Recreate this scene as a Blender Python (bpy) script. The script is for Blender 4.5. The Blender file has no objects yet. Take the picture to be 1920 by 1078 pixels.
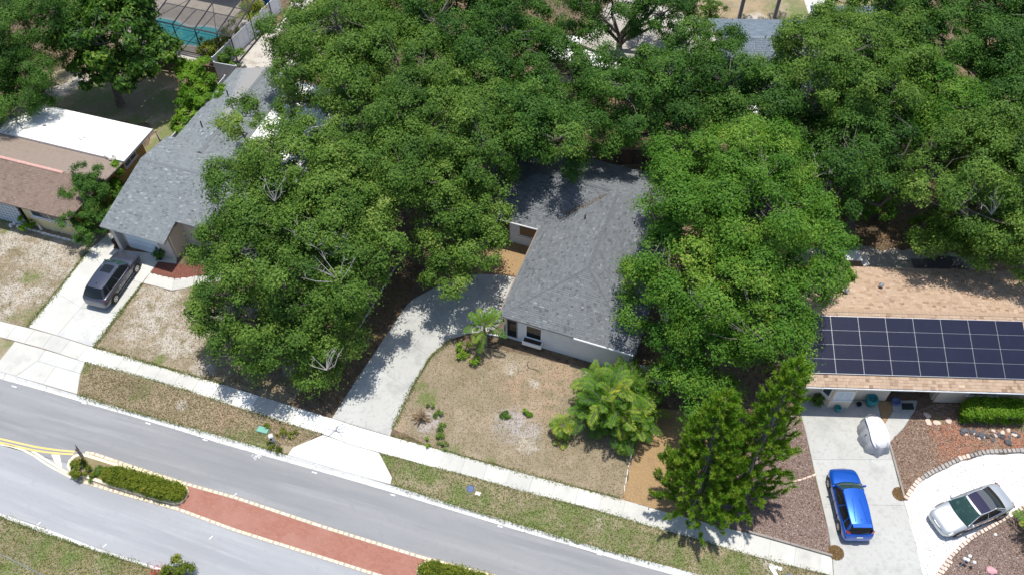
import bpy, bmesh, math, random
import numpy as np
from mathutils import Vector, Matrix

R = math.radians
rng = np.random.default_rng(11)
random.seed(11)
scene = bpy.context.scene
COL = scene.collection

# ------------------------------------------------------------------ camera, sky, sun, exposure
FOCAL, PITCH, CAM_H = 1650.0, R(51.5), 47.0        # focal length in photo pixels, downward pitch, flying height (m)
cd = bpy.data.cameras.new('camera'); cam = bpy.data.objects.new('camera', cd); COL.objects.link(cam)
cam.location = (0, 0, CAM_H); cam.rotation_euler = (R(90) - PITCH, 0, 0)
cd.sensor_width = 36; cd.lens = 36 * FOCAL / 1920; cd.clip_end = 2000; cd.clip_start = 0.5
scene.camera = cam

SUN_EL, SUN_AZ = R(80), R(14)                       # azimuth measured from +Y towards +X
world = bpy.data.worlds.new('World'); scene.world = world; world.use_nodes = True
wn = world.node_tree.nodes; wl = world.node_tree.links
sky = wn.new('ShaderNodeTexSky'); sky.sky_type = 'NISHITA'; sky.sun_disc = False
sky.sun_elevation = SUN_EL; sky.sun_rotation = SUN_AZ
wn['Background'].inputs['Strength'].default_value = 0.135
wl.new(sky.outputs[0], wn['Background'].inputs['Color'])
sd = bpy.data.lights.new('sun', 'SUN'); sun = bpy.data.objects.new('sun', sd); COL.objects.link(sun)
sd.energy = 4.1; sd.angle = R(0.53); sd.color = (1.0, 0.965, 0.90)
sdir = Vector((math.sin(SUN_AZ) * math.cos(SUN_EL), math.cos(SUN_AZ) * math.cos(SUN_EL), math.sin(SUN_EL)))
sun.rotation_euler = sdir.to_track_quat('Z', 'Y').to_euler(); sun.location = (0, 0, 90)
scene.view_settings.view_transform = 'Standard'; scene.view_settings.look = 'None'
scene.view_settings.exposure = 0.2; scene.view_settings.gamma = 1.0
scene.view_settings.use_curve_mapping = False

# ------------------------------------------------------------------ survey: a mark on the photograph -> a point on the level z
_cp, _sp = math.cos(PITCH), math.sin(PITCH)
def P(x, y, z=0.0):
    u, v = x - 960.0, y - 539.0
    t = (CAM_H - z) / (v * _cp + FOCAL * _sp)
    return (u * t, (FOCAL * _cp - v * _sp) * t, z)
def P2(x, y, z=0.0): return P(x, y, z)[:2]
def poly(pts, z=0.0): return [P2(x, y, z) for x, y in pts]

# ------------------------------------------------------------------ materials
def new_mat(name):
    m = bpy.data.materials.new(name); m.use_nodes = True
    return m, m.node_tree.nodes, m.node_tree.links, m.node_tree.nodes['Principled BSDF']
def rgba(c): return (c[0], c[1], c[2], 1.0)
def noise_fac(n, l, co, scale, detail=4, lo=.4, hi=.6, rough=.6, stretch=None, dist=0, rot=0):
    vec = co
    if stretch:
        mp = n.new('ShaderNodeMapping'); mp.inputs['Scale'].default_value = stretch
        if rot:
            m0 = n.new('ShaderNodeMapping'); m0.inputs['Rotation'].default_value = (0, 0, R(-rot)); l.new(co, m0.inputs[0]); co = m0.outputs[0]
        l.new(co, mp.inputs[0]); vec = mp.outputs[0]
    t = n.new('ShaderNodeTexNoise'); t.inputs['Scale'].default_value = scale; t.inputs['Detail'].default_value = detail
    t.inputs['Roughness'].default_value = rough; t.inputs['Distortion'].default_value = dist
    l.new(vec, t.inputs['Vector'])
    m = n.new('ShaderNodeMapRange'); m.inputs[1].default_value = lo; m.inputs[2].default_value = hi; l.new(t.outputs[0], m.inputs[0])
    return m.outputs[0]
def mixcol(n, l, fac, a, b):
    m = n.new('ShaderNodeMix'); m.data_type = 'RGBA'
    if fac is not None: l.new(fac, m.inputs[0])
    for s, v in ((6, a), (7, b)):
        if isinstance(v, tuple): m.inputs[s].default_value = rgba(v)
        else: l.new(v, m.inputs[s])
    return m.outputs[2]
def mat(name, base, rough=.85, layers=(), blobs=(), bump=None, metallic=0., spec=.3, coat=0., rand=0., tint=None, alpha=None, emit=None, trans=0.):
    """base colour + noise layers (scale, colour, lo, hi, detail, stretch) + blobs ([(x,y,r)], colour, raggedness)"""
    m, n, l, b = new_mat(name)
    tc = n.new('ShaderNodeTexCoord'); co = tc.outputs['Object']
    col = tuple(base)
    for bl in blobs:
        pts, c, rag = bl[:3]
        nz = noise_fac(n, l, co, bl[3] if len(bl) > 3 else 1.3, 6, .2, .8, .7)
        acc = None
        for (x, y, r) in pts:
            d = n.new('ShaderNodeVectorMath'); d.operation = 'DISTANCE'; d.inputs[1].default_value = (x, y, 0); l.new(co, d.inputs[0])
            mr = n.new('ShaderNodeMapRange'); mr.inputs[1].default_value = 0; mr.inputs[2].default_value = r * 1.6; mr.inputs[3].default_value = 1; mr.inputs[4].default_value = -.6
            mr.clamp = False
            l.new(d.outputs['Value'], mr.inputs[0])
            if acc is None: acc = mr.outputs[0]
            else:
                mx = n.new('ShaderNodeMath'); mx.operation = 'MAXIMUM'; l.new(acc, mx.inputs[0]); l.new(mr.outputs[0], mx.inputs[1]); acc = mx.outputs[0]
        ma = n.new('ShaderNodeMath'); ma.operation = 'MULTIPLY_ADD'; l.new(nz, ma.inputs[0]); ma.inputs[1].default_value = rag * 2; l.new(acc, ma.inputs[2])
        mr = n.new('ShaderNodeMapRange'); mr.inputs[1].default_value = rag + .15; mr.inputs[2].default_value = rag + .6; l.new(ma.outputs[0], mr.inputs[0])
        col = mixcol(n, l, mr.outputs[0], col, tuple(c))
    for L in layers:
        sc, c, lo, hi = L[:4]; det = L[4] if len(L) > 4 else 5; st = L[5] if len(L) > 5 else None
        col = mixcol(n, l, noise_fac(n, l, co, sc, det, lo, hi, .65, st, 0, L[6] if len(L) > 6 else 0), col, tuple(c))
    if tint:      # per-face attribute picks between two colours
        at = n.new('ShaderNodeAttribute'); at.attribute_name = 'tint'
        cr = n.new('ShaderNodeValToRGB'); els = cr.color_ramp.elements
        els[0].color = rgba(tint[0]); els[1].color = rgba(tint[-1])
        for i, c in enumerate(tint[1:-1]):
            e = els.new((i + 1) / (len(tint) - 1)); e.color = rgba(c)
        l.new(at.outputs['Fac'], cr.inputs[0])
        if layers or blobs:
            mm = n.new('ShaderNodeMix'); mm.data_type = 'RGBA'; mm.blend_type = 'MULTIPLY'; mm.inputs[0].default_value = 1
            l.new(cr.outputs[0], mm.inputs[6]); 
            if isinstance(col, tuple): mm.inputs[7].default_value = rgba(col)
            else: l.new(col, mm.inputs[7])
            col = mm.outputs[2]
        else: col = cr.outputs[0]
    if rand:      # each piece a little lighter or darker
        oi = n.new('ShaderNodeObjectInfo'); mr = n.new('ShaderNodeMapRange'); mr.inputs[3].default_value = 1 - rand; mr.inputs[4].default_value = 1 + rand
        l.new(oi.outputs['Random'], mr.inputs[0])
        hs = n.new('ShaderNodeHueSaturation'); l.new(mr.outputs[0], hs.inputs['Value'])
        if isinstance(col, tuple): hs.inputs['Color'].default_value = rgba(col)
        else: l.new(col, hs.inputs['Color'])
        col = hs.outputs[0]
    if isinstance(col, tuple): b.inputs['Base Color'].default_value = rgba(col)
    else: l.new(col, b.inputs['Base Color'])
    b.inputs['Roughness'].default_value = rough; b.inputs['Metallic'].default_value = metallic
    b.inputs['Specular IOR Level'].default_value = spec; b.inputs['Coat Weight'].default_value = coat; b.inputs['Coat Roughness'].default_value = .05
    if alpha is not None: b.inputs['Alpha'].default_value = alpha
    if bump:
        sc, st, ds = bump
        t = n.new('ShaderNodeTexNoise'); t.inputs['Scale'].default_value = sc; t.inputs['Detail'].default_value = 6; l.new(co, t.inputs['Vector'])
        bp = n.new('ShaderNodeBump'); bp.inputs['Strength'].default_value = st; bp.inputs['Distance'].default_value = ds
        l.new(t.outputs[0], bp.inputs['Height']); l.new(bp.outputs[0], b.inputs['Normal'])
    if trans:     # thin leaves let light through
        tr = n.new('ShaderNodeBsdfTranslucent')
        hs = n.new('ShaderNodeHueSaturation'); hs.inputs['Saturation'].default_value = 1.15; hs.inputs['Value'].default_value = 1.25; l.new(col, hs.inputs['Color'])
        l.new(hs.outputs[0], tr.inputs['Color'])
        mx = n.new('ShaderNodeMixShader'); mx.inputs[0].default_value = trans
        l.new(b.outputs[0], mx.inputs[1]); l.new(tr.outputs[0], mx.inputs[2]); l.new(mx.outputs[0], n['Material Output'].inputs['Surface'])
    return m

MT = {}
MT['litter'] = mat('leaf_litter', (.16, .115, .075), .95, [(.35, (.30, .19, .10), .5, .7), (3, (.09, .06, .04), .5, .62), (14, (.30, .22, .14), .56, .72)], bump=(12, .6, .06))
MT['asphalt_near'] = mat('grey_asphalt', (.285, .287, .292), .9, [(.30, (.235, .238, .248), .42, .62, 4, (.22, 2.2, 1), -16.5), (.9, (.33, .33, .335), .5, .72, 5, (.12, 2.0, 1), -16.5), (2.5, (.25, .25, .255), .55, .75, 5), (40, (.22, .22, .225), .5, .72, 3), (90, (.40, .40, .40), .60, .74, 2)], bump=(60, .25, .01))
MT['asphalt_far'] = mat('pale_asphalt', (.36, .368, .385), .9, [(.30, (.31, .318, .335), .42, .62, 4, (.22, 2.2, 1), -19), (.9, (.42, .425, .435), .5, .72, 5, (.12, 2.0, 1), -19), (2.5, (.32, .325, .34), .55, .75, 5), (40, (.29, .295, .305), .5, .72, 3), (90, (.48, .48, .49), .60, .74, 2)], bump=(60, .25, .01))  # south lane: a paler, slightly bluer tone than the north lane
MT['concrete'] = mat('concrete', (.59, .575, .525), .88, [(.9, (.45, .44, .405), .48, .72), (.28, (.52, .515, .475), .45, .62), (5, (.53, .52, .48), .5, .72), (30, (.47, .46, .43), .6, .75)], rand=.07, bump=(40, .15, .01))
MT['concrete_new'] = mat('pale_concrete', (.79, .775, .73), .88, [(.9, (.68, .67, .63), .5, .75), (7, (.76, .75, .71), .55, .72)], rand=.03, bump=(40, .12, .01))
MT['concrete_mid'] = mat('weathered_concrete', (.56, .555, .525), .88, [(.6, (.44, .44, .42), .5, .7), (4, (.47, .47, .45), .52, .72)], rand=.04, bump=(40, .15, .01))
MT['concrete_old'] = mat('grey_concrete', (.465, .46, .43), .88, [(.6, (.35, .352, .335), .5, .7), (.22, (.50, .50, .475), .5, .65), (4, (.37, .37, .355), .52, .72), (30, (.38, .38, .36), .62, .75)], rand=.06, bump=(40, .15, .01))
MT['kerb'] = mat('kerb_concrete', (.68, .67, .64), .88, [(2, (.47, .46, .43), .5, .7), (12, (.50, .48, .44), .55, .72)], rand=.06, bump=(40, .15, .01))
MT['yellow_paint'] = mat('yellow_paint', (.80, .56, .16), .7, [(6, (.62, .50, .30), .5, .7)])
MT['line_base'] = mat('worn_line_base', (.46, .37, .30), .8, [(5, (.38, .30, .25), .5, .7)])
MT['dash_paint'] = mat('pale_yellow_paint', (.86, .74, .42), .7, [(6, (.85, .80, .62), .45, .6)])
MT['cream_paint'] = mat('cream_paint', (.80, .71, .50), .7, [(5, (.60, .54, .42), .5, .7)])
MT['white_paint'] = mat('white_paint', (.8, .8, .8), .7, [(6, (.6, .6, .6), .55, .7)])

def brick_mat():
    m, n, l, b = new_mat('brick_paving')
    tc = n.new('ShaderNodeTexCoord'); mp = n.new('ShaderNodeMapping'); mp.inputs['Rotation'].default_value = (0, 0, R(16)); l.new(tc.outputs['Object'], mp.inputs[0])
    br = n.new('ShaderNodeTexBrick'); br.inputs['Scale'].default_value = 1; br.inputs['Brick Width'].default_value = .22; br.inputs['Row Height'].default_value = .11
    br.inputs['Mortar Size'].default_value = .006; br.inputs['Color1'].default_value = rgba((.31, .125, .09)); br.inputs['Color2'].default_value = rgba((.36, .155, .11)); br.inputs['Mortar'].default_value = rgba((.30, .17, .13))
    l.new(mp.outputs[0], br.inputs['Vector'])
    c = mixcol(n, l, noise_fac(n, l, tc.outputs['Object'], .5, 5, .45, .7), br.outputs[0], (.37, .185, .14))
    c = mixcol(n, l, noise_fac(n, l, tc.outputs['Object'], 9, 5, .58, .8), c, (.50, .30, .24))
    l.new(c, b.inputs['Base Color']); b.inputs['Roughness'].default_value = .9
    bp = n.new('ShaderNodeBump'); bp.inputs['Strength'].default_value = .3; bp.inputs['Distance'].default_value = .008; l.new(br.outputs[1], bp.inputs['Height']); bp.invert = True; l.new(bp.outputs[0], b.inputs['Normal'])
    return m
MT['brick_paving'] = brick_mat()

SPK = [(22, (.50, .43, .33), .55, .72, 4), (16, (.22, .18, .11), .58, .72, 4), (45, (.19, .155, .10), .63, .78, 2)]
def lawn(name, sand=(), green=(), rust=(), grey=(), base=(.285, .23, .155)):
    bl = []
    if rust: bl.append((rust, (.375, .268, .18), .5, 1.2))
    if sand: bl.append((sand, (.50, .455, .395), .55, 1.9))
    if grey: bl.append((grey, (.40, .36, .345), .4, 2.4))
    if green: bl.append((green, (.15, .19, .055), .55, 1.6))
    return mat(name, base, .95, [(1.1, (.225, .19, .11), .48, .66), (.5, (.37, .295, .21), .5, .68), (.22, (.25, .20, .125), .52, .66)] + SPK, bl, bump=(25, .8, .05))
def W(*t): return [(P(x, y)[0], P(x, y)[1], r) for x, y, r in t]
MT['lawn_left'] = lawn('dry_lawn_left', sand=W((100, 480, 3.5), (30, 560, 3), (10, 450, 2.2), (150, 455, 1.5)), green=W((40, 600, 1.5), (85, 585, 1.2), (10, 420, 1.6), (60, 520, 1.2)))
MT['lawn_mid'] = lawn('dry_lawn_mid', sand=W((300, 570, 2.8), (270, 620, 2.2), (330, 640, 2.2), (400, 600, 2.5), (380, 690, 1.2), (440, 560, 3)), green=W((300, 675, .8)))
MT['verge'] = lawn('dry_verge', sand=W((340, 760, .6), (1440, 1045, 1.0), (1130, 985, .9)), green=W((255, 730, 1.3), (160, 690, .6), (440, 815, 1.), (480, 825, 1.2), (740, 865, 1.7), (785, 885, 2.0), (765, 905, 1.2), (900, 945, 1.5), (1000, 975, 2.0), (1085, 965, 2.2), (1160, 1010, 2.2), (1060, 1000, 2.2), (1250, 1045, 2.0), (860, 925, 1.4), (1390, 1060, 1.6), (960, 965, 1.4), (10, 645, .9), (1330, 1060, 1.)), rust=W((420, 780, 1.3), (1300, 1030, 1.), (520, 800, 1.)), base=(.33, .265, .17))
MT['lawn_center'] = lawn('dry_lawn_center', sand=W((905, 700, .8), (960, 690, .8), (990, 830, 1.), (1000, 720, .5)), green=W((800, 745, 1.), (860, 850, .9), (920, 865, .6), (790, 725, .7)), rust=W((980, 730, 2.6), (1040, 700, 2.2), (1010, 760, 2.), (890, 690, 1.6), (750, 795, .9)), grey=W((960, 795, 1.7), (800, 790, 1.3), (1000, 810, 1.)))
MT['lawn_south'] = lawn('south_verge', green=W((60, 1035, 1.5), (130, 1045, 1.2), (200, 1060, 1.2), (20, 1000, 1.), (90, 1010, 1.), (20, 1065, 1.2)), base=(.25, .20, .10))
MT['lawn_back'] = lawn('back_lawn', green=W((270, 230, 3), (240, 200, 3), (290, 190, 3), (180, 180, 3), (300, 260, 3)), sand=W((150, 155, 2), (110, 170, 1.5)), base=(.24, .20, .10))
MT['lawn_far'] = lawn('far_lawn', green=W((1480, 20, 3), (1330, 60, 3), (1620, 20, 3)), sand=W((1420, 38, 1.5), (1500, 40, 1.5)), base=(.36, .27, .16))
MT['mulch_orange'] = mat('orange_bark_mulch', (.385, .25, .125), .95, [(.7, (.30, .20, .11), .5, .65), (10, (.47, .35, .21), .52, .66), (24, (.20, .11, .05), .55, .7), (50, (.52, .40, .25), .62, .74)], bump=(28, .9, .06))
MT['mulch_brown'] = mat('brown_bark_mulch', (.25, .165, .12), .95, [(.5, (.31, .20, .12), .5, .65), (12, (.40, .30, .235), .53, .65), (20, (.12, .075, .05), .54, .68), (45, (.42, .33, .27), .62, .74)], [(W((1785, 812, 2.0), (1812, 836, 2.4), (1795, 852, 1.8), (1880, 832, 2.2), (1920, 830, 2.2), (1850, 836, 2.2), (1960, 828, 2.4)), (.42, .17, .095), .3, 2.2), (W((1760, 785, .6), (1910, 800, .6)), (.25, .23, .08), .4)], bump=(28, .9, .06))
MT['mulch_red'] = mat('red_bark_mulch', (.20, .075, .055), .95, [(10, (.32, .16, .12), .54, .66), (22, (.10, .04, .03), .54, .68)], bump=(28, .9, .06))
MT['pebble_bed'] = mat('pebble_bed', (.235, .165, .145), .95, [(.6, (.28, .20, .175), .5, .65), (18, (.36, .285, .26), .52, .62), (28, (.11, .075, .07), .53, .65), (60, (.50, .43, .40), .63, .72)], bump=(35, .9, .05))
MT['gravel_white'] = mat('white_gravel', (.76, .76, .755), .9, [(.35, (.68, .685, .69), .5, .7), (2.2, (.52, .51, .49), .60, .72), (14, (.62, .625, .63), .55, .7), (34, (.45, .45, .46), .58, .72)], bump=(30, .7, .04))
MT['patio'] = mat('patio_sand', (.50, .46, .40), .95, [(1.2, (.36, .32, .27), .5, .65), (9, (.58, .54, .48), .55, .7)], bump=(20, .5, .03))
MT['pool_deck'] = mat('pool_deck', (.40, .35, .30), .9, [(1.5, (.31, .27, .235), .5, .65), (20, (.46, .41, .36), .55, .7)])
MT['pool_water'] = mat('pool_water', (.06, .36, .38), .08, [(1.0, (.10, .46, .47), .45, .65)], spec=.5, bump=(3, .1, .02))
MT['wall_white'] = mat('white_stucco', (.70, .715, .73), .9, [(1, (.62, .635, .65), .5, .7)], bump=(50, .2, .01))
MT['wall_grey'] = mat('grey_stucco', (.52, .49, .46), .9, [(1, (.47, .445, .42), .5, .7)], bump=(50, .2, .01))
MT['wall_tan'] = mat('cream_stucco', (.66, .58, .47), .9, [(1, (.60, .525, .43), .5, .7)], bump=(50, .2, .01))
MT['wall_yellow'] = mat('ochre_stucco', (.48, .33, .11), .9, [(1, (.42, .29, .10), .5, .7)], bump=(50, .2, .01))
MT['wall_pale_yellow'] = mat('pale_yellow_stucco', (.66, .57, .33), .9, [(1, (.60, .52, .30), .5, .7)], bump=(50, .2, .01))
MT['wall_beige'] = mat('beige_siding', (.50, .40, .28), .9, [(2, (.44, .36, .25), .5, .7)])
MT['trim_white'] = mat('white_trim', (.78, .78, .78), .6, [(3, (.66, .66, .66), .55, .7)])
MT['trim_grey'] = mat('grey_trim', (.30, .29, .28), .7)
MT['trim_brown'] = mat('brown_trim', (.28, .22, .18), .7, [(4, (.22, .17, .14), .5, .7)])
MT['door_blue'] = mat('pale_blue_garage_door', (.66, .76, .84), .6, [(2, (.60, .70, .78), .5, .7)])
MT['door_dark'] = mat('dark_door', (.045, .03, .025), .6, [(3, (.07, .05, .04), .5, .7)])
MT['glass'] = mat('dark_glass', (.015, .02, .025), .06, spec=.6, bump=(2, .02, .01))
MT['glass_blue'] = mat('window_glass', (.05, .075, .10), .06, spec=.8)
MT['blind'] = mat('white_blind', (.55, .62, .68), .5)
MT['membrane'] = mat('white_roof_membrane', (.84, .83, .79), .8, [(.5, (.70, .68, .60), .5, .70), (1.6, (.66, .63, .56), .58, .72, 6, (.5, 2, 1)), (9, (.72, .70, .64), .60, .75)])
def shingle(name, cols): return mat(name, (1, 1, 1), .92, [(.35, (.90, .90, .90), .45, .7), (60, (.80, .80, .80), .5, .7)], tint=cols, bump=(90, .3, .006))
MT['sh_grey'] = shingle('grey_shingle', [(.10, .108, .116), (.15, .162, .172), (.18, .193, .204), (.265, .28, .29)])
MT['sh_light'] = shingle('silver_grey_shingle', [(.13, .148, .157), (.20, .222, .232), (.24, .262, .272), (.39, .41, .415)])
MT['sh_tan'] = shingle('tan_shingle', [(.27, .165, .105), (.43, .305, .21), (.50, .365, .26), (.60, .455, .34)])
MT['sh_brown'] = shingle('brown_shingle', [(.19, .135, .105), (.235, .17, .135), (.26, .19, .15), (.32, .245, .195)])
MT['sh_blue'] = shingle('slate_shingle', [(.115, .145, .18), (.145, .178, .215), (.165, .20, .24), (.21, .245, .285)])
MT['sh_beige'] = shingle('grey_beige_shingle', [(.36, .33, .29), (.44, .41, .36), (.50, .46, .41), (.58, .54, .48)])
MT['pink_cap'] = mat('pink_ridge_cap', (.55, .32, .27), .9, [(4, (.62, .42, .36), .5, .7)])
MT['solar'] = mat('solar_cell', (.014, .016, .036), .16, [(2, (.018, .018, .042), .5, .7)], spec=.45)
MT['alu'] = mat('aluminium', (.42, .44, .47), .4, metallic=.7)
MT['dark_metal'] = mat('dark_bronze_metal', (.055, .05, .055), .5)
MT['screen'] = mat('insect_screen', (.03, .032, .035), .9, alpha=.42)
MT['vinyl'] = mat('white_vinyl', (.70, .72, .76), .5, [(2, (.62, .64, .68), .5, .7)])
MT['wood'] = mat('weathered_wood', (.16, .115, .085), .9, [(2, (.11, .08, .06), .45, .65, 5, (1, 1, .2))], rand=.2)
MT['wood_grey'] = mat('grey_timber', (.30, .27, .24), .9, [(3, (.22, .20, .18), .5, .7)], rand=.1)
MT['stone_grey'] = mat('grey_edging_stone', (.36, .33, .30), .9, [(6, (.26, .235, .215), .5, .7)], rand=.18, bump=(20, .4, .02))
MT['stone_pink'] = mat('pale_pink_stone', (.68, .54, .45), .9, [(6, (.58, .42, .34), .5, .7)], rand=.15, bump=(20, .4, .02))
MT['stone_dark'] = mat('dark_stone', (.10, .10, .11), .9, [(6, (.20, .17, .16), .5, .7)], rand=.3, bump=(20, .4, .02))
MT['stone_white'] = mat('white_stone', (.74, .72, .68), .9, [(6, (.58, .55, .50), .5, .7)], rand=.1)
MT['bark'] = mat('oak_bark', (.15, .13, .11), .95, [(6, (.24, .215, .19), .5, .66, 5, (1, 1, .3)), (14, (.08, .07, .06), .55, .7)], bump=(14, .7, .04))
MT['bark_pale'] = mat('pale_dead_wood', (.46, .43, .40), .95, [(6, (.34, .31, .28), .5, .7)])
MT['bark_grey'] = mat('grey_pine_bark', (.27, .25, .23), .95, [(8, (.18, .165, .15), .5, .7)], bump=(12, .6, .03))
MT['bark_palm'] = mat('palm_bark', (.27, .24, .21), .95, [(9, (.17, .15, .13), .5, .66, 4, (.3, .3, 1.6))], bump=(10, .6, .03))
def leafmat(name, cols, trans=.32, rough=.6): return mat(name, (1, 1, 1), rough, tint=cols, trans=trans, spec=.2)
MT['lf_oak'] = leafmat('oak_leaf', [(.044, .104, .018), (.094, .186, .028), (.158, .270, .042), (.290, .375, .085)])
MT['lf_oak_dark'] = leafmat('dark_oak_leaf', [(.030, .086, .016), (.064, .156, .024), (.114, .230, .036), (.215, .320, .062)])
MT['lf_bright'] = leafmat('bright_oak_leaf', [(.050, .142, .016), (.095, .220, .024), (.155, .295, .034), (.320, .405, .070)])
MT['lf_big'] = leafmat('broad_glossy_leaf', [(.030, .085, .012), (.055, .135, .016), (.105, .210, .026), (.24, .34, .05)], rough=.5)
MT['lf_lime'] = leafmat('lime_leaf', [(.065, .165, .012), (.12, .26, .016), (.19, .34, .026), (.33, .43, .06)])
MT['lf_pine'] = leafmat('pine_needle', [(.055, .145, .014), (.105, .240, .018), (.175, .325, .026), (.31, .41, .05)], .34)
MT['lf_palm'] = leafmat('palm_leaflet', [(.060, .155, .016), (.12, .25, .025), (.26, .36, .04), (.46, .44, .06)])
MT['lf_hedge'] = leafmat('hedge_leaf', [(.060, .105, .012), (.13, .185, .018), (.22, .26, .026), (.36, .33, .05)])
MT['lf_dry'] = leafmat('dry_frond', [(.16, .09, .035), (.24, .15, .06), (.32, .21, .09), (.30, .26, .08)])
MT['blade_dry'] = leafmat('dry_grass_blade', [(.17, .165, .06), (.27, .22, .115), (.38, .31, .19), (.52, .45, .34)], .2)
MT['blade_green'] = leafmat('green_grass_blade', [(.085, .145, .024), (.135, .20, .04), (.20, .235, .07), (.34, .31, .15)], .2)
MT['chip'] = leafmat('bark_chip', [(.12, .07, .045), (.25, .16, .115), (.38, .29, .23), (.58, .50, .43)], .05, .9)
MT['speck'] = leafmat('grit', [(.12, .10, .08), (.28, .26, .23), (.45, .44, .42), (.62, .62, .60)], .05, .9)
MT['flower'] = mat('red_flower', (.55, .03, .05), .6, tint=[(.45, .02, .04), (.6, .05, .08)])
for nm, c in dict(black=(.012, .012, .013), rubber=(.018, .018, .018), teal=(.03, .22, .24), navy=(.02, .05, .22), binblue=(.01, .14, .50), bingrey=(.12, .11, .12), mat_green=(.03, .045, .045), terracotta=(.35, .12, .06), sign_brown=(.13, .105, .085), lid_green=(.18, .42, .33), lid_blue=(.10, .14, .30), rose=(.62, .34, .36)).items():
    MT[nm] = mat(nm + '_surface', c, .6, [(5, tuple(v * .8 for v in c), .5, .7)])
MT['cover_cloth'] = mat('silver_cover_cloth', (.74, .74, .76), .55, [(2, (.66, .66, .69), .5, .7)], bump=(5, .5, .05))
MT['cover_grey'] = mat('grey_cover_cloth', (.44, .45, .48), .55, [(2, (.36, .37, .41), .5, .7)], bump=(5, .5, .05))
def paint(name, c, metal): return mat(name, c, .3, [(300, tuple(min(1, v * 1.15) for v in c), .5, .7, 1)], metallic=metal, coat=.9, spec=.5)
MT['car_grey'] = paint('gunmetal_paint', (.070, .078, .110), .55)
MT['car_blue'] = paint('blue_paint', (.005, .10, .52), .45)
MT['car_silver'] = paint('silver_paint', (.50, .52, .53), .5)
MT['car_glass'] = mat('car_glass', (.012, .016, .018), .06, spec=.4)
MT['windshield'] = mat('windshield_glass', (.022, .055, .05), .06, [(5, (.06, .11, .10), .55, .7)], spec=.4)
MT['chrome'] = mat('chrome', (.75, .75, .77), .15, metallic=1.)
MT['rim'] = mat('alloy_rim', (.45, .45, .46), .3, metallic=.7)
MT['lamp_red'] = mat('tail_lamp', (.62, .01, .02), .15, spec=.6)
MT['lamp_clear'] = mat('head_lamp', (.70, .72, .72), .1, spec=.7)
MT['plastic_grey'] = mat('grey_plastic', (.09, .09, .10), .6)
MT['plate'] = mat('number_plate', (.6, .62, .6), .5)

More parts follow.
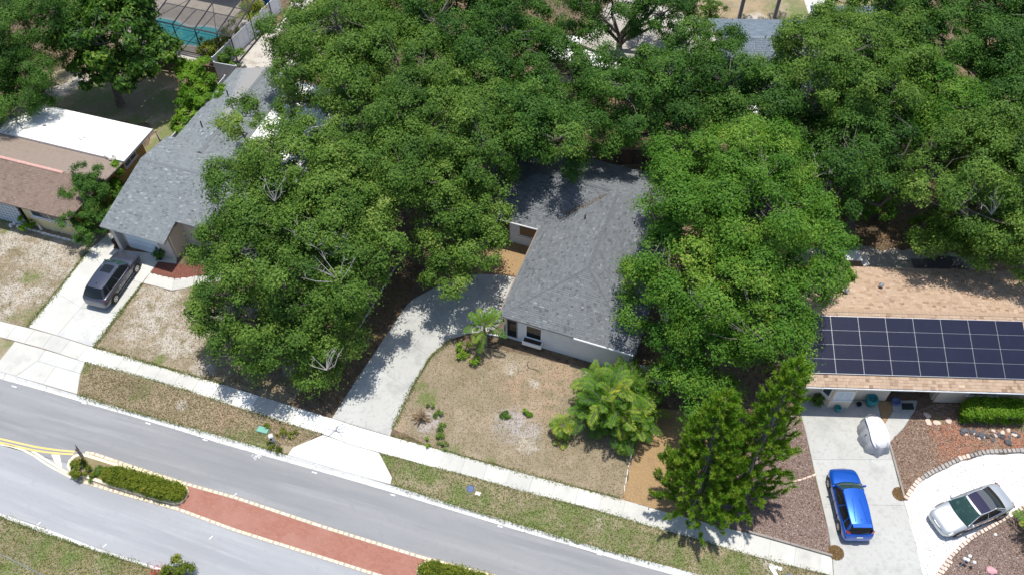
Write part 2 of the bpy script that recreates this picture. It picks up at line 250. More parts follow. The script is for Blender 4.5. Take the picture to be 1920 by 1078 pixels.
# ------------------------------------------------------------------ mesh helpers
def link(name, me, parent=None):
    o = bpy.data.objects.new(name, me); COL.objects.link(o)
    if parent is not None: o.parent = parent
    return o
def tag(o, label=None, cat=None, group=None, kind=None):
    if label: o['label'] = label
    if cat: o['category'] = cat
    if group: o['group'] = group
    if kind: o['kind'] = kind
    return o
def thing(name, label, cat, loc=(0, 0, 0), rz=0., group=None):
    o = bpy.data.objects.new(name, None); COL.objects.link(o); o.empty_display_size = .2
    o.location = loc; o.rotation_euler = (0, 0, rz)
    return tag(o, label, cat, group)
class MB:
    def __init__(s): s.v = []; s.f = []
    def add(s, vs, fs):
        k = len(s.v); s.v += [tuple(v) for v in vs]; s.f += [tuple(i + k for i in f) for f in fs]; return s
    def box(s, c, d, rz=0., taper=1.):
        x, y, z = d[0] / 2, d[1] / 2, d[2] / 2; ca, sa = math.cos(rz), math.sin(rz); vs = []
        for dz, t in ((-z, 1.), (z, taper)):
            for dx, dy in ((-x, -y), (x, -y), (x, y), (-x, y)):
                dx *= t; dy *= t
                vs.append((c[0] + dx * ca - dy * sa, c[1] + dx * sa + dy * ca, c[2] + dz))
        return s.add(vs, [(3, 2, 1, 0), (4, 5, 6, 7), (0, 1, 5, 4), (1, 2, 6, 5), (2, 3, 7, 6), (3, 0, 4, 7)])
    def prism(s, pts, z0, z1):
        n = len(pts)
        a = sum(pts[i][0] * pts[(i + 1) % n][1] - pts[(i + 1) % n][0] * pts[i][1] for i in range(n))
        if a < 0: pts = pts[::-1]
        vs = [(p[0], p[1], z0) for p in pts] + [(p[0], p[1], z1) for p in pts]
        return s.add(vs, [tuple(range(n, 2 * n)), tuple(range(n - 1, -1, -1))] + [(i, (i + 1) % n, (i + 1) % n + n, i + n) for i in range(n)])
    def sheet(s, pts, z):
        n = len(pts)
        a = sum(pts[i][0] * pts[(i + 1) % n][1] - pts[(i + 1) % n][0] * pts[i][1] for i in range(n))
        if a < 0: pts = pts[::-1]
        return s.add([(p[0], p[1], z) for p in pts], [tuple(range(n))])
    def tube(s, pts, rad, n=6, cap=True):
        pts = [Vector(p) for p in pts]
        if not hasattr(rad, '__len__'): rad = [rad] * len(pts)
        vs, fs = [], []; ref = Vector((.31, .17, .93))
        for i, p in enumerate(pts):
            d = (pts[min(i + 1, len(pts) - 1)] - pts[max(i - 1, 0)]).normalized()
            if abs(d.dot(ref)) > .98: ref = Vector((1, 0, 0))
            a = d.cross(ref).normalized(); b = d.cross(a)
            for k in range(n):
                t = 2 * math.pi * k / n; q = p + (a * math.cos(t) + b * math.sin(t)) * rad[i]; vs.append(tuple(q))
        for i in range(len(pts) - 1):
            for k in range(n):
                fs.append((i * n + k, i * n + (k + 1) % n, (i + 1) * n + (k + 1) % n, (i + 1) * n + k))
        if cap: fs += [tuple(range(n)), tuple(range((len(pts) - 1) * n, len(pts) * n))[::-1]]
        return s.add(vs, fs)
    def lathe(s, c, prof, n=16):
        vs, fs = [], []
        for r, z in prof:
            for k in range(n):
                t = 2 * math.pi * k / n; vs.append((c[0] + r * math.cos(t), c[1] + r * math.sin(t), c[2] + z))
        for i in range(len(prof) - 1):
            for k in range(n): fs.append((i * n + k, i * n + (k + 1) % n, (i + 1) * n + (k + 1) % n, (i + 1) * n + k))
        fs += [tuple(range(n))[::-1], tuple(range((len(prof) - 1) * n, len(prof) * n))]
        return s.add(vs, fs)
    def grid(s, fn, nu, nv):
        vs = [fn(i / nu, j / nv) for j in range(nv + 1) for i in range(nu + 1)]
        return s.add(vs, [(j * (nu + 1) + i, j * (nu + 1) + i + 1, (j + 1) * (nu + 1) + i + 1, (j + 1) * (nu + 1) + i) for j in range(nv) for i in range(nu)])
    def build(s, name, m, parent=None, smooth=False, bevel=0., sub=0, fix=False, kind=None):
        me = bpy.data.meshes.new(name); me.from_pydata(s.v, [], s.f); me.materials.append(MT[m] if isinstance(m, str) else m)
        if fix:
            bm = bmesh.new(); bm.from_mesh(me); bmesh.ops.recalc_face_normals(bm, faces=bm.faces); bm.to_mesh(me); bm.free()
        me.update()
        if smooth: me.polygons.foreach_set('use_smooth', [True] * len(me.polygons))
        o = link(name, me, parent)
        if bevel:
            b = o.modifiers.new('bevel', 'BEVEL'); b.width = bevel; b.segments = 2; b.limit_method = 'ANGLE'
        if sub:
            b = o.modifiers.new('sub', 'SUBSURF'); b.levels = sub; b.render_levels = sub
        if kind: o['kind'] = kind
        return o
def quadmesh(name, V, tint, m, parent=None):
    """V: (n,k,3) small faces of k corners with one tint value each"""
    n, k = V.shape[:2]; me = bpy.data.meshes.new(name)
    me.vertices.add(k * n); me.vertices.foreach_set('co', V.reshape(-1).astype(np.float32))
    me.loops.add(k * n); me.loops.foreach_set('vertex_index', np.arange(k * n, dtype=np.int32))
    me.polygons.add(n); me.polygons.foreach_set('loop_start', np.arange(0, k * n, k, dtype=np.int32))
    me.update(calc_edges=True)
    a = me.attributes.new('tint', 'FLOAT', 'FACE'); a.data.foreach_set('value', np.clip(tint, 0, 1).astype(np.float32))
    me.materials.append(MT[m]); return link(name, me, parent)
def unit(a): return a / (np.linalg.norm(a, axis=-1, keepdims=True) + 1e-9)
def leaf_quads(pos, nrm, L, Wd):
    n = len(pos); r = unit(rng.normal(size=(n, 3))); t = unit(np.cross(nrm, r)); b = np.cross(nrm, t)
    L = np.asarray(L).reshape(-1, 1) * np.ones((n, 1)); Wd = np.asarray(Wd).reshape(-1, 1) * np.ones((n, 1))
    return np.stack([pos - t * L / 2, pos + b * Wd / 2 - t * L * .05, pos + t * L / 2, pos - b * Wd / 2 - t * L * .05], axis=1)
def leaf_tris(pos, nrm, L, Wd):
    n = len(pos); r = unit(rng.normal(size=(n, 3))); t = unit(np.cross(nrm, r)); b = np.cross(nrm, t); L = L[:, None]; Wd = Wd[:, None]
    return np.stack([pos + t * L * .6, pos - t * L * .3 + b * Wd * .5, pos - t * L * .4 - b * Wd * .5], axis=1)
def in_poly(x, y, pts):
    ins = np.zeros(len(x), bool); n = len(pts)
    for i in range(n):
        x0, y0 = pts[i]; x1, y1 = pts[(i + 1) % n]
        if y0 == y1: continue
        c = ((y0 > y) != (y1 > y)) & (x < (x1 - x0) * (y - y0) / (y1 - y0) + x0); ins ^= c
    return ins
def sample_poly(pts, n):
    a = np.array(pts); lo, hi = a.min(0), a.max(0); out = np.zeros((0, 2))
    while len(out) < n:
        q = rng.uniform(lo, hi, (n * 2 + 10, 2)); out = np.vstack([out, q[in_poly(q[:, 0], q[:, 1], pts)]])
    return out[:n]
def inset(pts, d):
    n = len(pts)
    a = sum(pts[i][0] * pts[(i + 1) % n][1] - pts[(i + 1) % n][0] * pts[i][1] for i in range(n))
    if a < 0: pts = pts[::-1]
    out = []
    for i in range(n):
        p, q, r = np.array(pts[i - 1]), np.array(pts[i]), np.array(pts[(i + 1) % n])
        e1 = (q - p) / (np.linalg.norm(q - p) + 1e-9); e2 = (r - q) / (np.linalg.norm(r - q) + 1e-9)
        n1 = np.array((-e1[1], e1[0])); n2 = np.array((-e2[1], e2[0])); m = n1 + n2
        m /= max(.35, (m @ m) / 2) if (m @ m) > 1e-6 else 1
        out.append(tuple(q + m * d))
    return out
for nm, c in dict(grey=(.135, .147, .157), light=(.19, .205, .215), tan=(.45, .32, .22), blue=(.21, .25, .29), beige=(.42, .385, .34)).items():
    MT['sh_cap_' + nm] = mat(nm + '_cap_shingle', c, .92, [(8, tuple(v * .8 for v in c), .45, .65), (60, tuple(v * .7 for v in c), .55, .7)])

# ------------------------------------------------------------------ the setting: ground, road, kerbs, pavements, drives, beds
def extend(pl, d0, d1):
    a = [np.array(p) for p in pl]
    u0 = (a[0] - a[2]) / np.linalg.norm(a[0] - a[2]); u1 = (a[-1] - a[-3]) / np.linalg.norm(a[-1] - a[-3])
    return [tuple(a[0] + u0 * d0)] + [tuple(p) for p in a] + [tuple(a[-1] + u1 * d1)]
RZ = -.12
KN_ROAD = extend(poly([(0, 710), (55, 724), (140, 750), (233, 776), (318, 801), (385, 823), (460, 844), (520, 861), (631, 892), (720, 918), (840, 954), (937, 984), (1033, 1011), (1116, 1037), (1199, 1060), (1269, 1079)], RZ), 90, 90)
KN_BACK = extend(poly([(0, 697), (80, 721), (145, 740), (238, 769), (392, 811), (460, 830), (539, 853), (631, 881), (732, 908), (840, 943), (984, 986), (1116, 1025), (1240, 1057), (1290, 1072)]), 90, 90)
KS_ROAD = extend(poly([(0, 962), (72, 985), (175, 1025), (249, 1049), (306, 1066), (360, 1083)], RZ), 90, 90)
KS_BACK = extend(poly([(0, 968), (55, 990), (168, 1029), (280, 1064), (340, 1083)]), 90, 90)
def struct(name, mb, m, parent=None, **k):
    o = mb.build(name, m, parent, **k)
    if parent is None: o['kind'] = 'structure'
    return o
big = 900
struct('ground', MB().sheet(KN_BACK + [(big, -200), (big, big), (-big, big), (-big, 60)], 0.), 'litter')
struct('ground', MB().sheet(KS_BACK + [(big, -600), (-big, -600)], 0.), 'litter')
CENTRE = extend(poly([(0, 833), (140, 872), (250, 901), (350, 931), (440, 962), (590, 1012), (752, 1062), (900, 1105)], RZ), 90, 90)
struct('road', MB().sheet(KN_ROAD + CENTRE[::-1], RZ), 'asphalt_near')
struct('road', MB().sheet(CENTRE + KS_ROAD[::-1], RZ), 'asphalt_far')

def arclen(pl):
    a = np.array(pl); s = np.concatenate([[0], np.cumsum(np.linalg.norm(np.diff(a, axis=0), axis=1))]); return a, s
def at_len(a, s, t):
    return np.array([np.interp(t, s, a[:, 0]), np.interp(t, s, a[:, 1])])
def across(A, B, step, t0, t1, gap=.0):
    """pairs of points on line A (every step) and straight across on line B"""
    a, s = arclen(A); b, sb = arclen(B); out = []
    bb = np.stack([at_len(b, sb, t) for t in np.linspace(0, sb[-1], 6000)])
    t = t0
    while t <= min(t1, s[-1]):
        p = at_len(a, s, t); tg = at_len(a, s, min(t + .6, s[-1])) - at_len(a, s, max(t - .6, 0)); tg /= np.linalg.norm(tg)
        q = bb[np.argmin(np.abs((bb - p) @ tg) + .02 * np.linalg.norm(bb - p, axis=1))]
        out.append((tuple(p), tuple(q))); t += step
    return out
def kerb(name, A, B, t0, t1):
    root = struct(name, MB().add([(x, y, RZ - .05) for x, y in A] + [(x, y, -.06) for x, y in B], [tuple(range(len(A))) + tuple(range(len(A) + len(B) - 1, len(A) - 1, -1))]), 'kerb')
    pr = across(A, B, 3.05, t0, t1)
    for (p, q), (p2, q2) in zip(pr, pr[1:]):
        u = np.array(p2) - np.array(p); u = u / np.linalg.norm(u) * .02
        a, a2, b, b2 = np.array(p) + u, np.array(p2) - u, np.array(q) + u, np.array(q2) - u
        m1, m2 = a * .45 + b * .55, a2 * .45 + b2 * .55
        mb = MB(); top = []
        pts = [(a, RZ + .012), (m1, RZ + .03), (b, .022)]; pts2 = [(a2, RZ + .012), (m2, RZ + .03), (b2, .022)]
        vs = [(x[0], x[1], z) for x, z in pts] + [(x[0], x[1], z) for x, z in pts2] + [(a[0], a[1], RZ - .1), (b[0], b[1], RZ - .1), (a2[0], a2[1], RZ - .1), (b2[0], b2[1], RZ - .1)]
        mb.add(vs, [(0, 3, 4, 1), (1, 4, 5, 2), (6, 0, 1, 2, 7), (8, 9, 5, 4, 3), (6, 8, 3, 0), (7, 2, 5, 9), (6, 7, 9, 8)])
        mb.build('kerb_segment', 'kerb', root, fix=True)
kerb('kerb', KN_ROAD, KN_BACK, 78, 150)
kerb('kerb', KS_ROAD, KS_BACK, 78, 120)

# lawns and beds: thin sheets with their own material, edges given as surveyed outlines
def ragged(pts, amp=.12, step=.5):
    out = []; n = len(pts)
    for i in range(n):
        a, b = np.array(pts[i]), np.array(pts[(i + 1) % n]); d = np.linalg.norm(b - a); k = max(1, int(d / step))
        for j in range(k): out.append(tuple(a + (b - a) * j / k + (rng.normal(size=2) * amp * (1 if j else .4))))
    return out
LAWNS = {}
def patch(name, m, px, z=.006, amp=.05):
    pts = ragged(poly(px), amp); LAWNS[m] = pts
    return struct(name, MB().sheet(pts, z), m)
patch('lawn', 'lawn_left', [(-160, 560), (0, 601), (50, 613), (77, 580), (167, 470), (205, 440), (215, 425), (150, 400), (0, 380), (-160, 360)])
patch('lawn', 'lawn_mid', [(177, 651), (232, 578), (268, 533), (323, 546), (364, 539), (420, 530), (540, 560), (640, 630), (560, 740), (540, 757), (416, 719), (305, 688)], amp=.08)
patch('verge_grass', 'verge', [(152, 697), (161, 679), (260, 705), (352, 733), (460, 768), (547, 796), (603, 813), (549, 838), (538, 851), (460, 830), (392, 811), (238, 769), (146, 740)])
patch('verge_grass', 'verge', [(-90, 611), (0, 633), (27, 640), (0, 681), (-60, 668)])
VERGE_R = [(712, 849), (815, 876), (891, 895), (978, 920), (1064, 942), (1150, 965), (1240, 992), (1322, 1015), (1370, 1030), (1461, 1055), (1562, 1080), (1600, 1150), (1450, 1130), (1290, 1072), (1240, 1056), (1116, 1025), (984, 986), (840, 943), (733, 909), (736, 895), (719, 864)]
patch('verge_grass', 'verge', VERGE_R)
patch('lawn', 'lawn_center', [(737, 803), (776, 721), (807, 670), (819, 657), (847, 637), (870, 648), (940, 655), (1100, 690), (1215, 705), (1205, 760), (1192, 814), (1177, 877), (1167, 933), (1072, 910), (945, 876), (861, 852), (826, 843)])
patch('verge_grass', 'lawn_south', [(0, 969), (55, 991), (168, 1030), (280, 1065), (360, 1092), (360, 1200), (-120, 1200), (-120, 930)], z=.008)
patch('lawn', 'lawn_back', [(60, 130), (190, 140), (330, 130), (345, 250), (315, 272), (265, 300), (290, 242), (60, 195)], amp=.2)
patch('lawn', 'lawn_far', [(1250, -60), (1700, -60), (1700, 60), (1500, 60), (1330, 45), (1330, 100), (1270, 95)], amp=.2)
patch('mulch_bed', 'mulch_orange', [(1193, 814), (1178, 877), (1168, 932), (1152, 934), (1265, 964), (1340, 900), (1340, 780), (1215, 760)], z=.010, amp=.1)
patch('mulch_bed', 'mulch_orange', [(895, 512), (945, 514), (970, 518), (1000, 440), (985, 420), (900, 430)], z=.010, amp=.1)
patch('mulch_bed', 'mulch_red', [(281, 511), (297, 492), (331, 495), (395, 498), (420, 505), (385, 516), (333, 523)], z=.010, amp=.03)
patch('pebble_bed', 'pebble_bed', [(1402, 996), (1560, 1041), (1551, 989), (1527, 893), (1510, 811), (1499, 770), (1470, 770), (1400, 860), (1340, 960), (1330, 976)], z=.012, amp=.03)
patch('mulch_bed', 'mulch_brown', [(1667, 830), (1694, 802), (1716, 770), (1760, 757), (2000, 757), (2000, 850), (1920, 846), (1845, 849), (1799, 861), (1766, 878), (1719, 904), (1697, 936)], z=.010, amp=.03)
patch('mulch_bed', 'mulch_orange', [(1645, 752), (1672, 752), (1674, 771), (1656, 795)], z=.010, amp=.02)
patch('mulch_bed', 'pebble_bed', [(1735, 1110), (1757, 1078), (1779, 1052), (1819, 1012), (1865, 986), (1920, 955), (2000, 930), (2000, 1130)], z=.012, amp=.03)
patch('gravel_drive', 'gravel_white', [(1693, 934), (1699, 936), (1722, 904), (1768, 880), (1800, 864), (1846, 852), (1990, 850), (1990, 925), (1898, 963), (1865, 980), (1819, 1006), (1785, 1040), (1752, 1082), (1745, 1110), (1739, 1110), (1731, 1078), (1713, 1002)], z=.016, amp=.05)
patch('patio', 'patio', [(1480, 462), (1600, 462), (1770, 472), (1830, 480), (1830, 512), (1480, 505)], z=.010, amp=.2)
patch('side_yard', 'patio', [(412, 122), (540, 132), (620, 130), (640, 0), (660, -60), (575, -60), (530, 40)], z=.010, amp=.1)

def slab(name, px, m, parent, z0=-.05, z1=.03, gap=.018, world=False):
    pts = px if world else poly(px)
    return MB().prism(inset(pts, gap), z0, z1).build(name, m, parent, bevel=.008)
# pavement along the north side: one slab after another
SW_N = extend(poly([(0, 602), (50, 614), (108, 630), (176, 652), (240, 669), (305, 689), (416, 720), (618, 783), (671, 800), (725, 816), (826, 843), (861, 853), (945, 877), (1072, 911), (1152, 932), (1241, 957), (1373, 992), (1402, 999), (1560, 1044)]), 14, 0)
SW_S = extend(poly([(0, 632), (28, 639), (87, 655), (160, 679), (260, 705), (352, 732), (460, 768), (547, 796), (605, 813), (655, 832), (711, 848), (815, 876), (891, 895), (978, 920), (1064, 942), (1150, 965), (1235, 991), (1322, 1015), (1370, 1030), (1461, 1055), (1562, 1079)]), 14, 0)
side = struct('sidewalk', MB().sheet(SW_N + SW_S[::-1], .010), 'concrete_old')
jo = across(SW_N, SW_S, 1.37, 0.2, 200)
jo.append((SW_N[-1], SW_S[-1]))
cut0, cut1 = P2(108, 630), P2(176, 652)
for (p, q), (p2, q2) in zip(jo, jo[1:]):
    cx = (p[0] + p2[0]) / 2
    bright = P2(612, 783)[0] < cx < P2(828, 843)[0] or random.random() < .07
    slab('sidewalk_slab', [p, p2, q2, q], 'concrete_new' if bright else 'concrete', side, gap=.02, world=True)
def drive(name, base_px, slabs, m):
    root = struct(name, MB().sheet(poly(base_px), .012), 'concrete_old')
    for s in slabs:
        mm = m
        if isinstance(s[-1], str): mm = s[-1]; s = s[:-1]
        slab('concrete_slab', list(s), mm, root, z1=.034)
# drive of the grey house on the left
drive('driveway', [(52, 613), (110, 630), (176, 651), (232, 578), (267, 531), (297, 491), (331, 495), (331, 488), (213, 466), (214, 432), (167, 470)], [
    [(52, 613), (107, 629), (152, 577), (106, 549)], [(106, 549), (152, 577), (205, 515), (167, 470)], [(167, 470), (205, 515), (236, 477), (212, 466), (222, 440), (214, 430)],
    [(107, 629), (176, 651), (222, 589), (152, 577), 'concrete_mid'], [(152, 577), (222, 589), (267, 531), (205, 515)], [(205, 515), (267, 531), (281, 512), (297, 491), (331, 495), (333, 480), (236, 470)]], 'concrete')
drive('driveway_apron', [(28, 640), (160, 679), (151, 700), (145, 739), (80, 720), (0, 697), (-10, 695)], [
    [(28, 640), (86, 656), (70, 677), (30, 705), (0, 697), (-14, 693)], [(86, 656), (160, 679), (150, 700), (71, 677), 'concrete_mid'], [(70, 678), (104, 688), (81, 720), (30, 706)], [(104, 688), (150, 701), (145, 739), (81, 720)]], 'concrete')
drive('garden_path', [(268, 531), (281, 513), (327, 525), (377, 518), (440, 505), (460, 520), (397, 529), (364, 538), (323, 545)], [
    [(268, 531), (281, 513), (327, 525), (323, 545)], [(323, 545), (327, 525), (377, 518), (364, 538)], [(364, 538), (377, 518), (440, 505), (460, 520), (397, 529)]], 'concrete')
# drive of the grey house in the middle
CL = [(621, 784), (626, 781), (660, 724), (703, 660), (761, 574), (773, 562), (819, 537), (870, 517), (902, 514), (945, 516), (966, 521), (955, 570), (943, 600), (925, 620), (880, 625), (847, 635), (819, 655), (807, 668), (776, 719), (735, 806), (731, 817)]
drive('driveway', CL, [[(622, 784), (660, 724), (684, 689), (690, 681), (766, 728), (735, 806), (731, 816)], [(690, 681), (703, 660), (730, 620), (750, 634), (806, 669), (776, 719), (766, 728)],
    [(730, 620), (761, 574), (773, 562), (800, 548), (838, 637), (819, 655), (806, 669), (750, 634)], [(800, 548), (819, 537), (870, 517), (895, 514), (895, 622), (880, 625), (847, 635), (838, 637)], [(895, 514), (945, 516), (966, 521), (955, 570), (943, 600), (925, 620), (895, 622)]], 'concrete_old')
drive('driveway_apron', [(606, 815), (711, 849), (719, 864), (735, 895), (732, 908), (631, 881), (539, 853), (549, 839)], [[(606, 815), (654, 833), (632, 880), (539, 852), (549, 839)], [(654, 833), (711, 849), (719, 864), (735, 895), (732, 907), (632, 880)]], 'concrete_new')
# drive of the tan house on the right
drive('driveway', [(1497, 750), (1499, 768), (1511, 811), (1529, 892), (1552, 989), (1561, 1044), (1566, 1130), (1745, 1130), (1731, 1078), (1713, 1002), (1692, 932), (1666, 829), (1655, 796), (1644, 750)], [
    [(1497, 750), (1499, 768), (1511, 811), (1522, 862), (1674, 862), (1666, 829), (1655, 796), (1644, 750)], [(1522, 862), (1529, 892), (1541, 945), (1697, 948), (1692, 932), (1674, 862)], [(1541, 945), (1552, 989), (1561, 1044), (1566, 1130), (1745, 1130), (1731, 1078), (1713, 1002), (1697, 948)]], 'concrete_old')
drive('garden_path', [(1657, 797), (1674, 771), (1672, 752), (1720, 752), (1715, 770), (1694, 802), (1668, 829)], [[(1657, 797), (1674, 771), (1694, 775), (1708, 781), (1694, 802), (1668, 829)], [(1674, 771), (1672, 750), (1720, 750), (1715, 770), (1708, 781), (1694, 775)]], 'concrete_old')
drive('driveway', [(1497, -30), (1555, -30), (1572, 40), (1520, 40)], [[(1497, -30), (1555, -30), (1572, 40), (1520, 40)]], 'concrete')

# painted lines and the paved median
def ribbon(px, w, z, name, m, dash=None):
    pl = [np.array(p) for p in poly(px, RZ)]; a, s = arclen([tuple(p) for p in pl]); mb = MB()
    def strip(t0, t1):
        k = max(1, int((t1 - t0) / .8)); L, Rr = [], []
        for t in np.linspace(t0, t1, k + 1):
            p = at_len(a, s, t); tg = at_len(a, s, min(t + .1, s[-1])) - at_len(a, s, max(t - .1, 0)); tg /= np.linalg.norm(tg); nn = np.array((-tg[1], tg[0]))
            L.append(p + nn * w / 2); Rr.append(p - nn * w / 2)
        n = len(L); mb.add([(q[0], q[1], z) for q in L + Rr], [(i + n, i + 1 + n, i + 1, i) for i in range(n - 1)])
    if dash:
        t = 0
        while t < s[-1]:
            strip(t, min(s[-1], t + dash[0] * random.uniform(.7, 1.15))); t += dash[1]
    else: strip(0, s[-1])
    return struct(name, mb, m)
Z1 = RZ + .004
ribbon([(-300, 755), (-120, 793), (0, 822), (70, 838), (105, 843), (140, 846)], .11, Z1, 'yellow_line', 'yellow_paint')
ribbon([(-300, 763), (-120, 801), (0, 829), (60, 843), (100, 849), (138, 851)], .11, Z1, 'yellow_line', 'yellow_paint')
ribbon([(0, 832), (30, 838), (56, 848), (90, 872), (138, 897)], .11, Z1, 'yellow_line', 'cream_paint')
ribbon([(60, 845), (88, 862), (116, 880), (140, 892)], .13, Z1, 'yellow_line', 'cream_paint')
struct('hatch_marking', MB().sheet(poly([(96, 851), (112, 852), (117, 877), (103, 867)], RZ), Z1), 'cream_paint')
# brick strip between the two planted islands
UP = [(160, 848), (173, 849), (250, 875), (350, 907), (440, 932), (615, 990), (790, 1044), (920, 1077), (1100, 1130)]
LO = [(140, 898), (233, 926), (334, 954), (440, 993), (580, 1037), (713, 1079), (880, 1130)]
struct('median_paving', MB().sheet(poly(UP, RZ) + poly(LO, RZ)[::-1], RZ + .005), 'line_base')
struct('brick_strip', MB().sheet(poly([(345, 908), (440, 935), (615, 993), (790, 1047), (840, 1062), (1000, 1105), (900, 1120), (713, 1077), (580, 1035), (440, 990), (334, 952)], RZ), RZ + .010), 'brick_paving')
ribbon(UP, .20, RZ + .014, 'median_line', 'line_base'); ribbon(LO, .20, RZ + .014, 'median_line', 'line_base')
ribbon(UP, .13, RZ + .022, 'median_reflectors', 'dash_paint', (.24, .33)); ribbon(LO, .13, RZ + .022, 'median_reflectors', 'dash_paint', (.24, .33))
for x, y in ((26, 724), (157, 755), (277, 793), (384, 824), (589, 885), (736, 927), (937, 986), (1123, 1038)):
    ribbon([(x - 4, y - 1), (x + 5, y + 1.5)], .07, Z1, 'kerb_tick', 'white_paint')
for x, y in ((72, 982), (196, 1023), (395, 1008), (440, 928)):
    ribbon([(x - 3, y + 2), (x + 4, y - 4)], .05, Z1, 'kerb_tick', 'white_paint')
mk = MB(); c = P2(483, 855, RZ)
for i in range(16):
    a = random.uniform(0, 6.28); r = random.uniform(.05, .38); q = (c[0] + r * math.cos(a), c[1] + .6 * r * math.sin(a)); b = random.uniform(0, 3)
    mk.box((q[0], q[1], RZ + .006), (random.uniform(.08, .2), .03, .003), b)
struct('spray_marking', mk, 'white_paint')
def island(px):
    pts = poly(px, RZ); root = struct('median_island', MB().prism(inset(pts, .16), RZ - .02, .02), 'lawn_south')
    n = len(pts); ins = inset(pts, .17)
    a = sum(pts[i][0] * pts[(i + 1) % n][1] - pts[(i + 1) % n][0] * pts[i][1] for i in range(n))
    outer = pts if a > 0 else pts[::-1]
    for i in range(n):
        j = (i + 1) % n
        MB().prism([outer[i], outer[j], ins[j], ins[i]], RZ, .035).build('island_kerb', 'cream_paint', root)
island([(127, 876), (130, 865), (140, 855), (152, 851), (165, 853), (233, 874), (290, 890), (340, 905), (352, 913), (355, 923), (349, 936), (340, 944), (326, 946), (250, 926), (190, 907), (142, 890), (132, 885)])
island([(781, 1075), (784, 1063), (796, 1053), (812, 1052), (900, 1076), (1000, 1100), (960, 1130), (800, 1085)])

# pool
struct('pool_deck', MB().prism(poly([(225, 105), (232, 20), (262, -40), (470, -40), (448, 70), (425, 88), (390, 104)]), -.02, .05), 'pool_deck')
POOL = poly([(270, 60), (280, 44), (300, 36), (330, 42), (352, 53), (385, 52), (408, 56), (418, 66), (408, 80), (378, 88), (340, 84), (305, 76), (280, 74)])
struct('pool_coping', MB().prism(inset(POOL, -.3), .02, .075), 'concrete_old')
struct('pool_water', MB().sheet(POOL, .082), 'pool_water')
struct('paver_path', MB().prism(poly([(330, 100), (425, 92), (455, 60), (475, 20), (440, 40), (418, 85), (400, 115), (330, 118)]), -.02, .03), 'patio')

# ------------------------------------------------------------------ houses
def V3(p): return np.array(p, float)
def roof_faces(root, faces, shingle_m, trim='trim_grey', course=.14, tab=.21, th=.16, caps=()):
    """faces: convex polygons, the first edge is the eave. Solid deck + single shingle tabs lying on it"""
    deck = MB(); quads, tints = [], []
    for fc in faces:
        p = [V3(q) for q in fc]; u = p[1] - p[0]; u /= np.linalg.norm(u); nn = np.cross(u, p[2] - p[0]); nn /= np.linalg.norm(nn)
        if nn[2] < 0: nn = -nn
        v = np.cross(nn, u)
        k = len(p); deck.add([tuple(q) for q in p] + [tuple(q - np.array((0, 0, th))) for q in p], [tuple(range(k)), tuple(range(2 * k - 1, k - 1, -1))] + [(i, (i + 1) % k, (i + 1) % k + k, i + k) for i in range(k)])
        uv = [((q - p[0]) @ u, (q - p[0]) @ v) for q in p]
        if uv[2][1] < 0: v = -v; uv = [(a, -b) for a, b in uv]
        vmax = max(b for a, b in uv); row = 0; vv = -.03
        while vv < vmax - .02:
            vm = min(max(vv + course * .5, .001), vmax - .001); xs = []
            for i in range(k):
                (a0, b0), (a1, b1) = uv[i], uv[(i + 1) % k]
                if (b0 - vm) * (b1 - vm) < 0: xs.append(a0 + (a1 - a0) * (vm - b0) / (b1 - b0))
            if len(xs) >= 2:
                lo, hi = min(xs) - .015, max(xs) + .015; a = lo - random.uniform(0, tab)
                while a < hi:
                    w = tab * random.choice((.6, .8, 1., 1.2, 1.4)); a0, a1 = max(a, lo), min(a + w - .012, hi); a += w
                    if a1 - a0 < .03: continue
                    v1 = min(vv + course * 1.06, vmax); tt = random.uniform(.012, .026); d0 = vv - random.uniform(0, .012)
                    q = lambda x, y, h: p[0] + u * x + v * y + nn * h
                    quads.append([q(a0, d0, tt), q(a1, d0, tt), q(a1, v1, .006), q(a0, v1, .006)])
                    quads.append([q(a0, d0, 0.002), q(a1, d0, 0.002), q(a1, d0, tt), q(a0, d0, tt)])
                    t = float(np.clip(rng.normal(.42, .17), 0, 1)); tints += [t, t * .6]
            vv += course; row += 1
    rf = deck.build('roof', trim, root, fix=True)
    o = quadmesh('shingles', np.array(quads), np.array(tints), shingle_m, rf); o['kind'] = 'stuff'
    for pts, m, w in caps:
        for a, b in zip(pts, pts[1:]):
            a, b = V3(a), V3(b); d = b - a; L = np.linalg.norm(d); d /= L; s = np.cross(d, (0, 0, 1)); s /= np.linalg.norm(s); up = np.cross(s, d)
            k = int(L / .3) + 1; mb = MB()
            for i in range(k):
                c0 = a + d * (L * i / k); c1 = a + d * (L * (i + 1.04) / k); h0, h1 = .034, .024
                mb.add([c0 - s * w - up * (w * .3 - h0), c0 + up * h0, c0 + s * w - up * (w * .3 - h0), c1 - s * w - up * (w * .3 - h1), c1 + up * h1, c1 + s * w - up * (w * .3 - h1)], [(0, 1, 4, 3), (1, 2, 5, 4), (0, 2, 1)])
            mb.build('ridge_cap', m, rf)
    return rf
def wall(root, a, b, h, m, t=.18, z0=-.05, name='wall'):
    a, b = np.array(a, float), np.array(b, float); c = (a + b) / 2; d = b - a
    return MB().box((c[0], c[1], (z0 + h) / 2), (np.linalg.norm(d), t, h - z0), math.atan2(d[1], d[0])).build(name, m, root)
